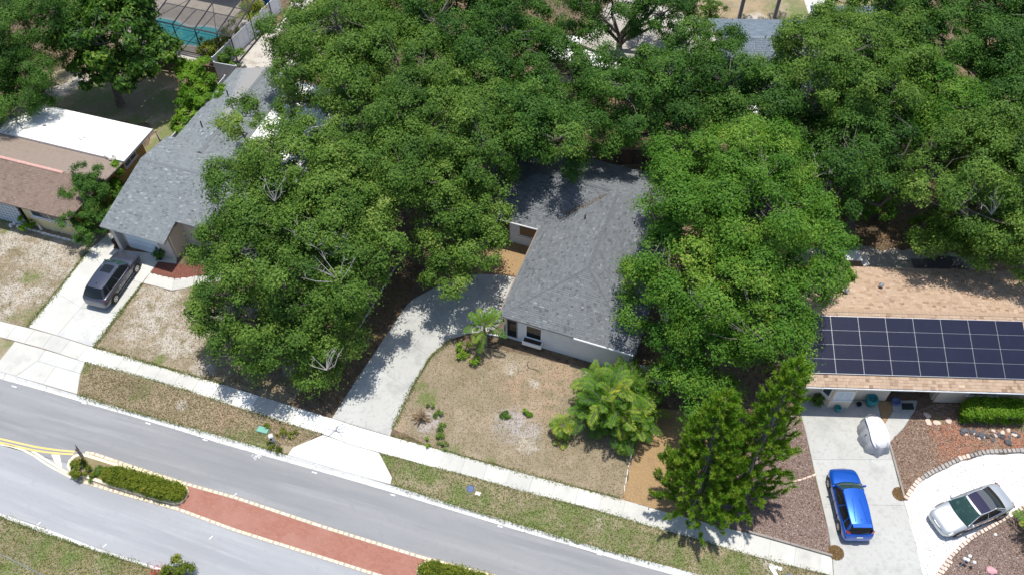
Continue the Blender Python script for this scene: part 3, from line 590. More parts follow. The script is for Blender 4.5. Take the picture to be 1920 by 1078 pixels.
def opening(root, a, b, s, w, z0, z1, frame='trim_white', pane='glass', name='window', out=1, t=.18, bars=0, sill=True, proud=.03):
    """a frame with its pane on the wall a-b, starting s metres from a; out = which side (+1 right of a->b)"""
    a, b = np.array(a, float), np.array(b, float); d = (b - a) / np.linalg.norm(b - a); n = np.array((d[1], -d[0])) * out
    rz = math.atan2(d[1], d[0]); c = a + d * (s + w / 2); f = .07; o = c + n * (t / 2)
    mb = MB()
    for zz, hh, ss, ww in (((z0 + f / 2), f, 0, w), ((z1 - f / 2), f, 0, w), ((z0 + z1) / 2, z1 - z0 - 2 * f, -(w - f) / 2, f), ((z0 + z1) / 2, z1 - z0 - 2 * f, (w - f) / 2, f)):
        q = o + d * ss; mb.box((q[0], q[1], zz), (ww, proud * 2, hh), rz)
    for i in range(bars):
        q = o + d * (-w / 2 + w * (i + 1) / (bars + 1)); mb.box((q[0], q[1], (z0 + z1) / 2), (.05, proud * 1.6, z1 - z0 - 2 * f), rz)
    if sill:
        q = o + n * .03; mb.box((q[0], q[1], z0 - .04), (w + .12, .14, .06), rz)
    fr = mb.build(name, frame, root)
    q = o; MB().box((q[0], q[1], (z0 + z1) / 2), (w - f * 1.2, .03, z1 - z0 - f * 1.2), rz).build('pane', pane, fr)
    return fr
def pipe(root, pts, r=.045, m='trim_white', name='downpipe'): return MB().tube(pts, r, 8).build(name, m, root)

# --- grey hip-roofed house in the middle
h = thing('grey_house', 'dark grey hip roofed white house in the middle between the big oaks', 'house', (P(937, 591, 2.5)[0], P(937, 591, 2.5)[1], 0), R(-19.8))
E0, RX, RY = 2.5, 4.4, 11.7
zr = E0 + 4.4 * .34; zr2 = E0 + 3.9 * .34
faces = [[(0, 0, E0), (8.8, 0, E0), (RX, 4.4, zr)],
         [(0, 7.8, E0), (0, 0, E0), (RX, 4.4, zr), (RX, 11.2, zr), (3.9, 11.7, zr2)],
         [(8.8, 0, E0), (8.8, 15.6, E0), (RX, 11.2, zr), (RX, 4.4, zr)],
         [(-5.2, 7.8, E0 - .001), (0, 7.8, E0 - .001), (3.9, 11.7, zr2), (-1.3, 11.7, zr2)],
         [(8.8, 15.6, E0), (-5.2, 15.6, E0), (-1.3, 11.7, zr2), (3.9, 11.7, zr2), (RX, 11.2, zr)],
         [(-5.2, 15.6, E0), (-5.2, 7.8, E0), (-1.3, 11.7, zr2)]]
roof_faces(h, faces, 'sh_grey', 'trim_grey', caps=[([(RX, 4.4, zr), (RX, 11.2, zr)], 'sh_cap_grey', .11), ([(-1.3, 11.7, zr2), (3.9, 11.7, zr2)], 'sh_cap_grey', .12), ([(.1, .1, E0 + .02), (RX, 4.4, zr)], 'sh_cap_grey', .07), ([(8.7, .1, E0 + .02), (RX, 4.4, zr)], 'sh_cap_grey', .07)])
A, B, C, D = (.32, .3), (8.5, .3), (8.5, 15.1), (-4.8, 15.2)
wall(h, A, B, E0 - .12, 'wall_white'); wall(h, B, C, E0 - .12, 'wall_white'); wall(h, (.32, .39), (.32, 8.2), E0 - .12, 'wall_white')
wall(h, (-4.8, 8.2), (.22, 8.2), E0 - .12, 'wall_white'); wall(h, (-4.8, 8.3), D, E0 - .12, 'wall_white'); wall(h, D, (8.4, 15.2), E0 - .12, 'wall_white')
opening(h, A, B, 1.35, 1.1, .75, 2.05, 'trim_white', 'glass', bars=0)
MB().box((.32 + 1.9, .3 - .09 - .22, .55), (1.3, .42, .36)).build('window_box', 'trim_white', h, bevel=.02)
MB().box((.32 + 1.9, .3 - .09 - .22, .735), (1.16, .3, .02)).build('soil', 'door_dark', h)
opening(h, A, B, .06, .75, .25, 2.15, 'trim_grey', 'glass', name='screen_panel', sill=False, proud=.02)
opening(h, (.32, .39), (.32, 8.2), 2.3, 4.9, .03, 2.15, 'trim_white', 'trim_white', name='garage_door', out=-1, sill=False)
opening(h, (-4.8, 8.2), (.22, 8.2), 3.2, 1.4, .95, 2.05, 'trim_white', 'glass')
opening(h, (-4.8, 8.2), (.22, 8.2), 1.6, .95, .03, 2.1, 'trim_brown', 'door_dark', name='front_door', sill=False)
pipe(h, [(-.1, 7.75, 2.42), (-5.2, 7.72, 2.42)], .06, name='gutter'); pipe(h, [(-.08, .15, 2.42), (-.08, 7.75, 2.42)], .06, 'trim_brown', name='gutter')
pipe(h, [(4.9, -.06, 2.42), (8.7, -.06, 2.42)], .065, name='gutter')
pipe(h, [(.2, .14, .3), (.2, .14, .12), (-.9, -.02, .08)], .06); pipe(h, [(.2, .14, 2.4), (.2, .14, .2)], .045)
MB().lathe((2.85, 8.9, 3.45), [(.05, -.2), (.05, .28), (.07, .28), (.07, .33)], 10).build('vent_pipe', 'dark_metal', h)
MB().lathe((6.1, 9.6, 3.45), [(.05, -.2), (.05, .18)], 10).build('vent_pipe', 'dark_metal', h)
# oak leaves swept together along the valley of that roof
qp = []; q0, q1 = np.array((1.4, 9.05, E0 + 1.42 * .34 + .03)), np.array((3.9, 11.4, E0 + 3.85 * .34 + .03))
n = 420; t = rng.uniform(0.05, .95, n)[:, None]; pos = q0 + (q1 - q0) * t + np.c_[rng.normal(0, .2, n), rng.normal(0, .06, n), rng.uniform(.0, .05, n)]
o = quadmesh('fallen_leaves', leaf_quads(pos, unit(rng.normal(size=(n, 3)) * .5 + (0, 0, 1)), rng.uniform(.05, .1, n), rng.uniform(.03, .05, n)), rng.uniform(.1, .6, n), 'lf_dry', h); o['kind'] = 'stuff'

# --- silver-grey house on the left with the garage
h = thing('garage_house', 'silver grey shingled house with pale blue garage door beside the grey car', 'house', (P(187, 424, 2.5)[0], P(187, 424, 2.5)[1], 0), R(-18.5))
s = .275; rz_ = E0 + 5.45 * s
roof_faces(h, [[(0, 0, E0), (5.05, 0, E0), (5.05, 1.7, E0 + 1.7 * s), (0.25, 5.45, rz_)],
               [(5.05, 1.7, E0 + 1.7 * s), (11.5, 1.7, E0 + 1.7 * s), (11.5, 5.45, rz_), (.25, 5.45, rz_)],
               [(11.5, 9.2, rz_ - 3.75 * s), (-.1, 8.9, rz_ - 3.45 * s), (.25, 5.45, rz_), (11.5, 5.45, rz_)]], 'sh_light', 'trim_grey', caps=[([(.25, 5.45, rz_), (11.5, 5.45, rz_)], 'sh_cap_light', .13)])
z2 = 2.55; zz = z2 + 3.1 * .3
roof_faces(h, [[(.3, 18.1, z2), (.1, 7.8, z2), (3.4, 7.8, zz), (3.4, 18.1, zz)], [(5.55, 7.8, zz - .65), (5.55, 18.1, zz - .65), (3.4, 18.1, zz), (3.4, 7.8, zz)]], 'sh_light', 'trim_grey', caps=[([(3.4, 7.8, zz), (3.4, 18.1, zz)], 'sh_cap_light', .13)])
fr = MB().prism([(5.6, 9.3), (10.6, 9.3), (10.6, 18.0), (5.6, 18.0)], 2.62, 2.82).build('flat_roof', 'membrane', h, bevel=.02)
hh = E0 - .1
wall(h, (.62, .75), (1.05, .75), hh, 'wall_grey', name='pier'); wall(h, (3.75, .75), (4.75, .75), hh, 'wall_grey'); wall(h, (1.05, .75), (3.75, .75), hh, 'wall_grey', t=.12)
MB().box((.62, .45, hh / 2), (.3, .5, hh)).build('porch_post', 'wall_grey', h)
dm = opening(h, (1.05, .72), (3.75, .72), .02, 2.66, .03, 2.1, 'trim_white', 'door_blue', name='garage_door', sill=False)
for i in range(3): MB().box((2.4, .60, .5 + i * .5), (2.5, .015, .025)).build('panel_groove', 'blind', dm)
wall(h, (4.75, .84), (4.75, 2.3), hh, 'wall_tan'); wall(h, (4.85, 2.3), (11.2, 2.3), hh + .4, 'wall_grey'); wall(h, (.55, .85), (.55, 9), hh, 'wall_grey'); wall(h, (.75, 9.1), (.75, 17.6), hh, 'wall_white'); wall(h, (11.1, 2.4), (11.1, 9), hh, 'wall_grey')
wall(h, (.85, 17.6), (10.4, 17.6), hh, 'wall_white'); wall(h, (10.4, 9.2), (10.4, 17.5), hh, 'wall_white')
MB().add([(.55, .8, hh), (.55, 9, hh), (.55, 5.45, rz_ - .2)], [(0, 1, 2)]).build('gable', 'wall_grey', h)
opening(h, (4.85, 2.3), (11.2, 2.3), 1.2, 1.5, .9, 2.1); opening(h, (4.85, 2.3), (11.2, 2.3), 3.4, .95, .03, 2.1, 'trim_white', 'door_dark', name='front_door', sill=False)
pipe(h, [(.02, .05, 2.4), (5.0, .03, 2.4)], .055, 'trim_white', 'gutter')
for x, y in ((7.4, 3.1), (2.2, 10.2), (2.6, 13.5)): MB().lathe((x, y, E0 + y * s * (.8 if y < 5 else .45)), [(.05, -.3), (.05, .3)], 10).build('vent_pipe', 'dark_metal', h)

# --- brown-roofed house at the left edge
h = thing('brown_house', 'brown shingled ochre house with white flat rear roof at left edge', 'house', (P(127, 411, 2.6)[0], P(127, 411, 2.6)[1], 0), R(-17.5))
e = 2.6; rr = e + 3.0 * .36
roof_faces(h, [[(-14, 0, e), (0, 0, e), (-2.0, 3.0, rr), (-14, 3.0, rr)], [(0, 0, e), (.35, 3.6, e + .1), (-2.0, 3.0, rr)],
               [(.35, 3.6, e + .1), (.6, 5.9, e + .12), (-14, 5.9, e + .12), (-14, 3.0, rr), (-2., 3., rr)]], 'sh_brown', 'trim_brown', course=.16, caps=[([(-14, 3., rr + .01), (-2., 3., rr + .01)], 'pink_cap', .11)])
MB().prism([(-14, 5.88), (.75, 5.88), (.85, 9.55), (-14, 9.45)], 2.72, 2.92).build('flat_roof', 'membrane', h, bevel=.02)
for i in range(14):
    x, y = random.choice([(-9.5, 6.0), (-.6, 6.0), (-.3, 6.1), (-4, 7), (-7, 7.6)])
    MB().box((x + random.gauss(0, .4), y + random.gauss(0, .12), 2.93), (random.uniform(.1, .35), random.uniform(.06, .15), .02), random.uniform(0, 3)).build('roof_patch', 'stone_grey', h)
wall(h, (-4.55, .55), (-.45, .55), e - .12, 'wall_pale_yellow'); wall(h, (-14, 1.7), (-4.55, 1.7), e - .12, 'wall_pale_yellow'); wall(h, (-.45, .64), (-.45, 9.2), e - .1, 'wall_yellow'); wall(h, (-14, 9.2), (-.55, 9.2), e - .1, 'wall_yellow'); wall(h, (-4.55, .64), (-4.55, 1.6), e - .12, 'wall_pale_yellow')
MB().box((-.45, 7.75, 2.63), (.16, 3.0, .17)).build('parapet', 'wall_yellow', h)
opening(h, (-4.55, .55), (-.45, .55), .7, 3.0, 1.25, 2.1, 'trim_white', 'glass_blue', bars=1)
opening(h, (-.45, .64), (-.45, 9.2), 6.1, 1.5, 1.1, 2.1, 'trim_white', 'glass_blue', bars=1, out=1)
# pale breeze-block screen in front of the entrance
sc = MB()
for i in range(20):
    for j in range(7): sc.box((-4.9 - i * .32, .35, .17 + j * .31), (.26, .14, .25), 0)
sc.build('block_screen', 'blind', h); MB().box((-8.0, .37, 1.1), (6.6, .05, 2.2)).build('screen_backing', 'bingrey', h)

# --- tan house on the right with the solar panels
h = thing('tan_house', 'tan shingled house carrying the solar panels at right edge', 'house', (P(1515, 723, 2.6)[0], P(1515, 723, 2.6)[1], 0), R(-2.0))
TE, TS = 2.6, .302; TR = TE + 4.65 * TS
roof_faces(h, [[(-.1, 0, TE), (17, 0, TE), (17, 4.65, TR), (-.1, 4.65, TR)], [(17, 9.3, TE), (-.1, 9.3, TE), (-.1, 4.65, TR), (17, 4.65, TR)]], 'sh_tan', 'trim_white', course=.19, tab=.26, caps=[([(-.1, 4.65, TR), (17, 4.65, TR)], 'sh_cap_tan', .15)])
a, b = (.3, .85), (16.7, .85); hh = TE - .1
wall(h, a, (5.55, .85), hh, 'wall_tan'); wall(h, (8.5, .85), b, hh, 'wall_tan'); wall(h, (5.55, 1.5), (8.5, 1.5), hh, 'door_dark'); wall(h, (5.55, .94), (5.55, 1.4), hh, 'wall_tan'); wall(h, (8.5, .94), (8.5, 1.4), hh, 'wall_tan')
wall(h, (.3, .94), (.3, 8.8), hh, 'wall_tan'); wall(h, (.3, 8.8), (16.7, 8.8), hh, 'wall_tan'); wall(h, (16.7, .94), (16.7, 8.7), hh, 'wall_tan')
for x in (.3, 16.7): MB().add([(x, .8, hh), (x, 8.9, hh), (x, 4.65, TR - .2)], [(0, 1, 2)]).build('gable', 'wall_tan', h)
# splayed bay window
bay = MB().prism([(1.35, .80), (1.85, .15), (3.15, .15), (3.65, .80)], 0, 2.05).build('bay_window', 'wall_tan', h)
opening(h, (1.85, .24), (3.15, .24), .1, 1.1, .95, 1.9, 'trim_white', 'blind', bars=1); opening(h, (1.41, .87), (1.91, .22), .1, .6, .95, 1.9, 'trim_white', 'glass_blue')
opening(h, (5.55, 1.5), (8.5, 1.5), .95, .95, .05, 2.1, 'trim_brown', 'door_dark', name='front_door', sill=False); opening(h, (5.55, 1.5), (8.5, 1.5), .15, .65, .3, 2.0, 'trim_brown', 'glass', sill=False)
opening(h, a, b, 9.9, 1.8, .95, 2.05, 'trim_white', 'glass_blue', bars=1); opening(h, a, b, 13.4, 1.6, .95, 2.05, 'trim_white', 'glass_blue', bars=1)
pipe(h, [(-.1, -.05, 2.5), (17, -.05, 2.5)], .05, 'trim_white', 'gutter')
for x, y in ((5.6, 7.1), (3.2, 6.4), (2.0, 9.0)): MB().lathe((x, y, TR - (y - 4.65) * TS), [(.09, -.1), (.09, .25), (.16, .25), (.16, .32), (.05, .4)], 10).build('roof_vent', 'alu', h)
HR = h
sp = thing('solar_array', 'array of dark solar panels on the tan shingled roof', 'solar panels', h.location, R(-2.0))
ca, sa = math.cos(math.atan(TS)), math.sin(math.atan(TS))
def on_roof(x, d, up): return (x, d * ca - up * sa, TE + d * sa + up * ca)
PW, PH, X0, D0 = 1.655, .905, .05, .78
for i in range(8):
    for j in range(4):
        x0, d0 = X0 + i * PW, D0 + j * PH; g = .008
        def bx(x0, x1, d0, d1, u0, u1):
            return MB().add([on_roof(x, d, u) for u in (u0, u1) for x, d in ((x0, d0), (x1, d0), (x1, d1), (x0, d1))], [(3, 2, 1, 0), (4, 5, 6, 7), (0, 1, 5, 4), (1, 2, 6, 5), (2, 3, 7, 6), (3, 0, 4, 7)])
        fr = bx(x0 + g, x0 + PW - g, d0 + g, d0 + PH - g, .08, .115).build('panel', 'alu', sp)
        bx(x0 + g + .009, x0 + PW - g - .009, d0 + g + .004, d0 + PH - g - .004, .10, .119).build('cell_sheet', 'solar', fr)
for j in range(5):
    d = D0 + j * PH
    MB().add([on_roof(x, dd, u) for u in (.02, .10) for x, dd in ((X0, d - .02), (X0 + 8 * PW, d - .02), (X0 + 8 * PW, d + .02), (X0, d + .02))], [(3, 2, 1, 0), (4, 5, 6, 7), (0, 1, 5, 4), (1, 2, 6, 5), (2, 3, 7, 6), (3, 0, 4, 7)]).build('rail', 'alu', sp)

# --- houses behind the trees
def gable_house(name, label, loc, rz, L, Dp, eh, slope, sm, wm, trim='trim_white', capm=None):
    h = thing(name, label, 'house', (loc[0], loc[1], 0), rz); r = eh + Dp / 2 * slope
    roof_faces(h, [[(0, 0, eh), (L, 0, eh), (L, Dp / 2, r), (0, Dp / 2, r)], [(L, Dp, eh), (0, Dp, eh), (0, Dp / 2, r), (L, Dp / 2, r)]], sm, trim, course=.22, tab=.4, caps=[([(0, Dp / 2, r), (L, Dp / 2, r)], capm, .13)] if capm else ())
    o = .45; hh = eh - .1
    wall(h, (o, o), (L - o, o), hh, wm); wall(h, (o, Dp - o), (L - o, Dp - o), hh, wm); wall(h, (o, o + .1), (o, Dp - o - .1), hh, wm); wall(h, (L - o, o + .1), (L - o, Dp - o - .1), hh, wm)
    for x in (o, L - o): MB().add([(x - .05, o, hh), (x - .05, Dp - o, hh), (x - .05, Dp / 2, r - .25), (x + .05, o, hh), (x + .05, Dp - o, hh), (x + .05, Dp / 2, r - .25)], [(0, 1, 2), (5, 4, 3), (0, 2, 5, 3), (1, 4, 5, 2)]).build('gable', wm, h)
    for x in (L * .2, L * .55, L * .78): opening(h, (o, o), (L - o, o), x, 1.2, .95, 2.05, 'trim_white', 'glass_blue')
    return h
hb = gable_house('slate_house', 'slate blue roofed house behind the trees at top right', (P(1345, 140, 2.6)[0] + .1, 55.6), R(-1.5), 8.6, 8.9, 2.6, .31, 'sh_blue', 'wall_white', capm='sh_cap_blue')
h2 = roof_faces(hb, [[(8.62, 1.5, 2.45), (16, 1.5, 2.45), (16, 9.9, 3.4), (8.62, 9.9, 3.4)]], 'sh_blue', 'trim_white', course=.22, tab=.4)
gable_house('beige_house', 'beige house with grey brown roof seen past the bare oak trunk', (5.6, 60.9), R(-34), 9.5, 8.5, 2.7, .30, 'sh_beige', 'wall_beige', 'trim_brown', 'sh_cap_beige')
h = thing('garden_shed', 'white roofed shed half hidden under the oaks behind the grey house', 'shed', (P(1010, 150)[0], P(1010, 150)[1], 0), R(-16))
MB().prism([(0, 0), (6.6, 0), (6.6, 3.4), (0, 3.4)], 2.3, 2.42).build('roof', 'membrane', h); wall(h, (.3, .3), (6.3, .3), 2.3, 'wall_white'); wall(h, (.3, .4), (.3, 3.1), 2.3, 'wall_white'); wall(h, (6.3, .4), (6.3, 3.1), 2.3, 'wall_white'); wall(h, (.3, 3.2), (6.3, 3.2), 2.3, 'wall_white')
opening(h, (.3, .3), (6.3, .3), 1.0, 1.2, .9, 1.9); opening(h, (.3, .3), (6.3, .3), 3.2, .9, .03, 2., name='door', pane='door_blue', sill=False)
h = thing('white_shed', 'small white roofed shed glimpsed between the trees at upper right', 'shed', (P(1385, 265)[0], P(1385, 265)[1], 0), R(-5))
MB().prism([(0, 0), (3.2, 0), (3.2, 2.6), (0, 2.6)], 2.1, 2.2).build('roof', 'membrane', h); wall(h, (.2, .2), (3., .2), 2.1, 'wall_white'); wall(h, (.2, .3), (.2, 2.3), 2.1, 'wall_white'); wall(h, (3., .3), (3., 2.3), 2.1, 'wall_white'); wall(h, (.2, 2.4), (3., 2.4), 2.1, 'wall_white')
opening(h, (.2, .2), (3., .2), .9, .9, .03, 1.95, name='door', pane='door_blue', sill=False)
h = thing('pool_house', 'grey flat walled house behind the screened pool at top left', 'house', (P(250, -30)[0], P(250, -30)[1], 0), R(-18))
MB().prism([(-2, 0), (11, 0), (11, 8), (-2, 8)], 2.7, 2.95).build('roof', 'sh_cap_grey', h); wall(h, (-1.6, .4), (10.6, .4), 2.7, 'wall_grey'); wall(h, (10.6, .5), (10.6, 7.6), 2.7, 'wall_grey'); wall(h, (-1.6, .5), (-1.6, 7.6), 2.7, 'wall_grey'); wall(h, (-1.6, 7.6), (10.6, 7.6), 2.7, 'wall_grey')
opening(h, (-1.6, .4), (10.6, .4), 3, 2.4, .05, 2.2, 'trim_white', 'glass_blue', name='sliding_door', bars=1, sill=False)

# --- pool cage
cage = thing('pool_cage', 'dark bronze screen enclosure over the turquoise pool', 'pool cage', P(303, 88), R(-18))
def bar(a, b, r=.06, m='dark_metal', name='beam'): return MB().tube([a, b], r, 4).build(name, m, cage)
CX = [0, 2.0, 4.1, 6.2, 7.5]; CH = 2.7; CD = 6.4
for i, x in enumerate(CX):
    bar((x, .0, 0), (x, 0, CH), .05, name='post'); bar((x, 0, CH), (x, CD, CH + .9), .06)
bar((-3.2, 0, 0), (-3.2, 0, CH), .05, name='post'); bar((-3.2, 0, CH), (-3.2, CD, CH + .9), .06)
bar((-3.2, 0, CH), (7.5, 0, CH), .07, name='eave_beam'); bar((-3.2, 0, .07), (7.5, 0, .07), .05, name='sill_beam'); bar((-3.2, 0, 1.2), (7.5, 0, 1.2), .035, name='rail'); bar((-3.2, CD * .5, CH + .45), (7.5, CD * .5, CH + .45), .045, name='purlin'); bar((-3.2, CD, CH + .9), (7.5, CD, CH + .9), .06, name='ridge_beam')
bar((7.5, 0, .07), (7.5, CD, .07), .05, name='sill_beam'); bar((7.5, CD, 0), (7.5, CD, CH + .9), .05, name='post'); bar((7.5, CD * .5, 0), (7.5, CD * .5, CH + .45), .05, name='post')
bar((0, 0, CH), (2.0, CD * .5, CH + .45), .03, name='brace'); bar((6.2, 0, CH), (4.1, CD * .5, CH + .45), .03, name='brace')
xs = [-3.2] + CX
for x0, x1 in zip(xs, xs[1:]):
    MB().add([(x0 + .05, .05, CH + .01), (x1 - .05, .05, CH + .01), (x1 - .05, CD, CH + .9), (x0 + .05, CD, CH + .9)], [(0, 1, 2, 3)]).build('screen', 'screen', cage)
    MB().add([(x0 + .05, 0, .12), (x1 - .05, 0, .12), (x1 - .05, 0, CH - .07), (x0 + .05, 0, CH - .07)], [(0, 1, 2, 3)]).build('screen', 'screen', cage)

# --- fences
def fence(name, label, a, b, hgt, m, board, seg=2.4, post=.11, gap=.012, cap=False, group=None):
    a, b = np.array(a, float), np.array(b, float); L = np.linalg.norm(b - a); d = (b - a) / L
    f = thing(name, label, 'fence', (a[0], a[1], 0), math.atan2(d[1], d[0]), group); k = max(1, round(L / seg)); s = L / k
    for i in range(k + 1): MB().box((i * s, 0, hgt / 2 + .03), (post, post, hgt + .06)).build('post', m, f, bevel=.01)
    for i in range(k):
        MB().box((i * s + s / 2, 0, hgt - .06), (s - post, .05, .1)).build('rail', m, f); MB().box((i * s + s / 2, 0, .15), (s - post, .05, .1)).build('rail', m, f)
        nb = max(1, int((s - post) / board)); w = (s - post) / nb
        for j in range(nb): MB().box((i * s + post / 2 + w * (j + .5), 0, hgt / 2), (w - gap, .025 + .012 * (j % 2), hgt - .22)).build('board', m, f)
    return f
fence('vinyl_fence', 'tall white vinyl fence running back beside the pool garden', P2(408, 141), P2(528, 22), 1.8, 'vinyl', .3)
fence('vinyl_fence', 'short white vinyl fence joining the silver grey roof to the tall fence', P2(412, 150), P2(452, 157), 1.8, 'vinyl', .16)
fence('vinyl_fence', 'low white vinyl fence along the side of the silver grey house', P2(318, 300), P2(430, 170), 1.5, 'vinyl', .3)
fence('wooden_fence', 'dark wooden fence below the pool behind the broad leaved tree', P2(270, 128), P2(416, 150), 1.3, 'wood', .2)
fence('wooden_fence', 'weathered wooden fence under the oaks behind the middle house', P2(1080, 315), P2(1330, 305), 1.6, 'wood', .2)
fence('vinyl_fence', 'short white vinyl fence between middle house and bright oak', P2(1196, 714), P2(1285, 728), 1.7, 'vinyl', .16)
fence('wooden_fence', 'thin grey wooden gate panel on the lawn beside lime shrub', P2(303, 272), P2(312, 288), 1.4, 'wood_grey', .2)

# ------------------------------------------------------------------ trees and plants
def lumpy(dirs, k=5):
    """smooth random swelling of a crown, a function of direction"""
    out = np.ones(len(dirs))
    for i in range(k):
        ax = unit(rng.normal(size=3)); f = rng.uniform(1.2, 3.6); out += .13 * np.sin(f * np.pi * (dirs @ ax) + rng.uniform(0, 6.28))
    return out
def clumps_of(lobes, dens, low=-.3, bough=1.15):
    """every lobe carries rounded boughs, every bough carries leaf clumps on its outer side"""
    C, T, D = [], [], []
    for i, (c, r, rv) in enumerate(lobes):
        n = max(5, int(dens * r * r)); bs = []; rb0 = min(bough, r * .55)
        d = unit(rng.normal(size=(n * 6, 3))); d = d[d[:, 2] > low]; rad = (lumpy(d) * rng.uniform(.42, 1.06, len(d)) ** .6)[:, None]
        P_ = c + d * rad * np.array((r, r, rv)) * (1 - .5 * rb0 / r)
        for p, dd in zip(P_, d):
            rb = rb0 * rng.uniform(.55, 1.3)
            if any(np.linalg.norm((p - q) / (1, 1, .8)) < .74 * (rb + r2) for q, r2, _ in bs): continue
            if any(j != i and np.linalg.norm((p - c2) / np.array((r2, r2, rv2))) < .6 for j, (c2, r2, rv2) in enumerate(lobes)): continue
            bs.append((p, rb, dd))
        for p, rb, dd in bs:
            if rng.random() < .09: continue
            k = max(4, int(10.5 * rb * rb * rng.uniform(.8, 1.15))); e = unit(rng.normal(size=(k * 4, 3)) + dd * .55 + (0, 0, .45)); e = e[(e @ dd > -.35) & (e[:, 2] > -.55)][:k]
            C.append(p + e * rb * rng.uniform(.72, 1.06, (len(e), 1)) * np.array((1, 1, .82))); D.append(e); T.append(np.full(len(e), rng.normal(0, .13)))
        m = int(2.2 * r * r); e = unit(rng.normal(size=(m, 3))); e[:, 2] = np.abs(e[:, 2]) * .9 - .25
        C.append(c + e * np.array((r, r, rv)) * rng.uniform(.25, .62, (m, 1))); D.append(e); T.append(np.full(m, -.05))
    return np.vstack(C), np.concatenate(T), np.vstack(D)
def foliage(C, T, rc, nleaf, L, Wd, up=.45, flat=.7, spread=.15, base=.42, shell=.25, D=None):
    n = len(C); k = np.maximum(8, (nleaf * rng.uniform(.55, 1.4, n)).astype(int)); idx = np.repeat(np.arange(n), k); m = len(idx)
    R0 = (rc * rng.uniform(.65, 1.35, n))[idx]
    off = rng.normal(size=(m, 3)) * (.44 * R0)[:, None] * np.array((1, 1, flat)); d = unit(off); pos = C[idx] + off
    nrm = np.array((0, 0, up)) + d * .5 + rng.normal(size=(m, 3)) * .42
    if D is not None: nrm = nrm + D[idx] * .75
    nrm = unit(nrm); sz = rng.uniform(.7, 1.35, m); q = leaf_tris(pos, nrm, L * sz, Wd * sz)
    ti = base + (T + rng.normal(0, .09, n))[idx] + rng.normal(0, spread, m)
    return q, ti
def branches(base, top, C, r0, mb, twig=True, limbs=7, sub=.5):
    """trunk from base to top, main limbs to far clumps, thin branches to every clump"""
    base, top = np.array(base), np.array(top); nodes = []
    mid = (base + top) / 2 + rng.normal(size=3) * np.array((.25, .25, 0)) * np.linalg.norm(top - base) * .15
    path = [base - (0, 0, .2), base + (mid - base) * .25, mid, top]; mb.tube(path, [r0 * 1.35, r0 * 1.05, r0 * .85, r0 * .7], 9)
    sel = [int(np.argmax(np.linalg.norm(C - top, axis=1)))]
    while len(sel) < min(limbs, len(C)): sel.append(int(np.argmax(np.min(np.stack([np.linalg.norm(C - C[s], axis=1) for s in sel]), axis=0))))
    pts = [(top, r0 * .7)]
    for s in sel:
        e = C[s]; a = top - (0, 0, rng.uniform(0, .25) * (top[2] - base[2])); m1 = a + (e - a) * .4 + rng.normal(size=3) * .35 + (0, 0, .3); m2 = a + (e - a) * .75 + rng.normal(size=3) * .3
        mb.tube([a, m1, m2, e], [r0 * .5, r0 * .36, r0 * .2, .03], 6, cap=False)
        for t in np.linspace(.15, 1, 7):
            q = (1 - t) ** 2 * a + 2 * t * (1 - t) * (m1 * .6 + m2 * .4) + t * t * e; pts.append((q, r0 * .4 * (1 - t) + .03))
    if twig:
        N = np.array([p for p, r in pts]); RR = np.array([r for p, r in pts])
        for c in C:
            i = int(np.argmin(np.linalg.norm(N - c, axis=1) + (c[2] < N[:, 2]) * .8)); a = N[i]; r = min(RR[i] * .6, .05)
            mb.tube([a, (a + c) / 2 + rng.normal(size=3) * .18 - (0, 0, .1), c], [r, r * .7, .012], 4, cap=False)
TREES = 0
def tree(name, label, lobes, m, base=None, r0=.32, dens=6.6, nleaf=122, L=.138, Wd=.105, rc=.56, cat='tree', bare=(), group=None, tint=.42, low=-.3, bough=1.15, **k):
    lb = [(np.array(P(x, y, z)), r, rv) for x, y, z, r, rv in lobes]
    if base is None: bx, by = np.average([l[0][:2] for l in lb], axis=0, weights=[l[1] ** 2 for l in lb])
    else: bx, by = P2(*base)
    t = thing(name, label, cat, (bx, by, 0), 0, group); org = np.array((bx, by, 0))
    lb = [(c - org, r, rv) for c, r, rv in lb]
    C, T, D = clumps_of(lb, dens, low, bough); zc = np.average([l[0][2] for l in lb], weights=[l[1] ** 2 for l in lb])
    ctr = np.average([l[0][:2] for l in lb], axis=0, weights=[l[1] ** 2 for l in lb])
    mb = MB(); branches((0, 0, 0), (ctr[0] * .35, ctr[1] * .35, zc * .52), C[::3], r0, mb, limbs=9); mb.build('trunk', 'bark', t, smooth=True)
    q, ti = foliage(C, T, rc, nleaf, L, Wd, base=tint, D=D, **k); quadmesh('crown', q, ti, m, t)
    for (x, y, z, s) in bare:
        bb = MB(); c = np.array(P(x, y, z)) - org
        root = c - np.array((0, 0, 1.2)) + rng.normal(size=3) * .2
        for i in range(7):
            e = c + rng.normal(size=3) * np.array((s, s, .3 * s)); mm = (root + e) / 2 + rng.normal(size=3) * .12; bb.tube([root, mm, e], [.03, .022, .008], 5, cap=False)
            for j in range(3): f = e + rng.normal(size=3) * .35 * s; bb.tube([mm * .4 + e * .6, (mm * .2 + e * .5 + f * .3), f], [.014, .010, .005], 4, cap=False)
        bb.build('bare_branch', 'bark_pale', t)
    return t
oaks = dict(m='lf_oak'); dark = dict(m='lf_oak_dark'); bright = dict(m='lf_bright')
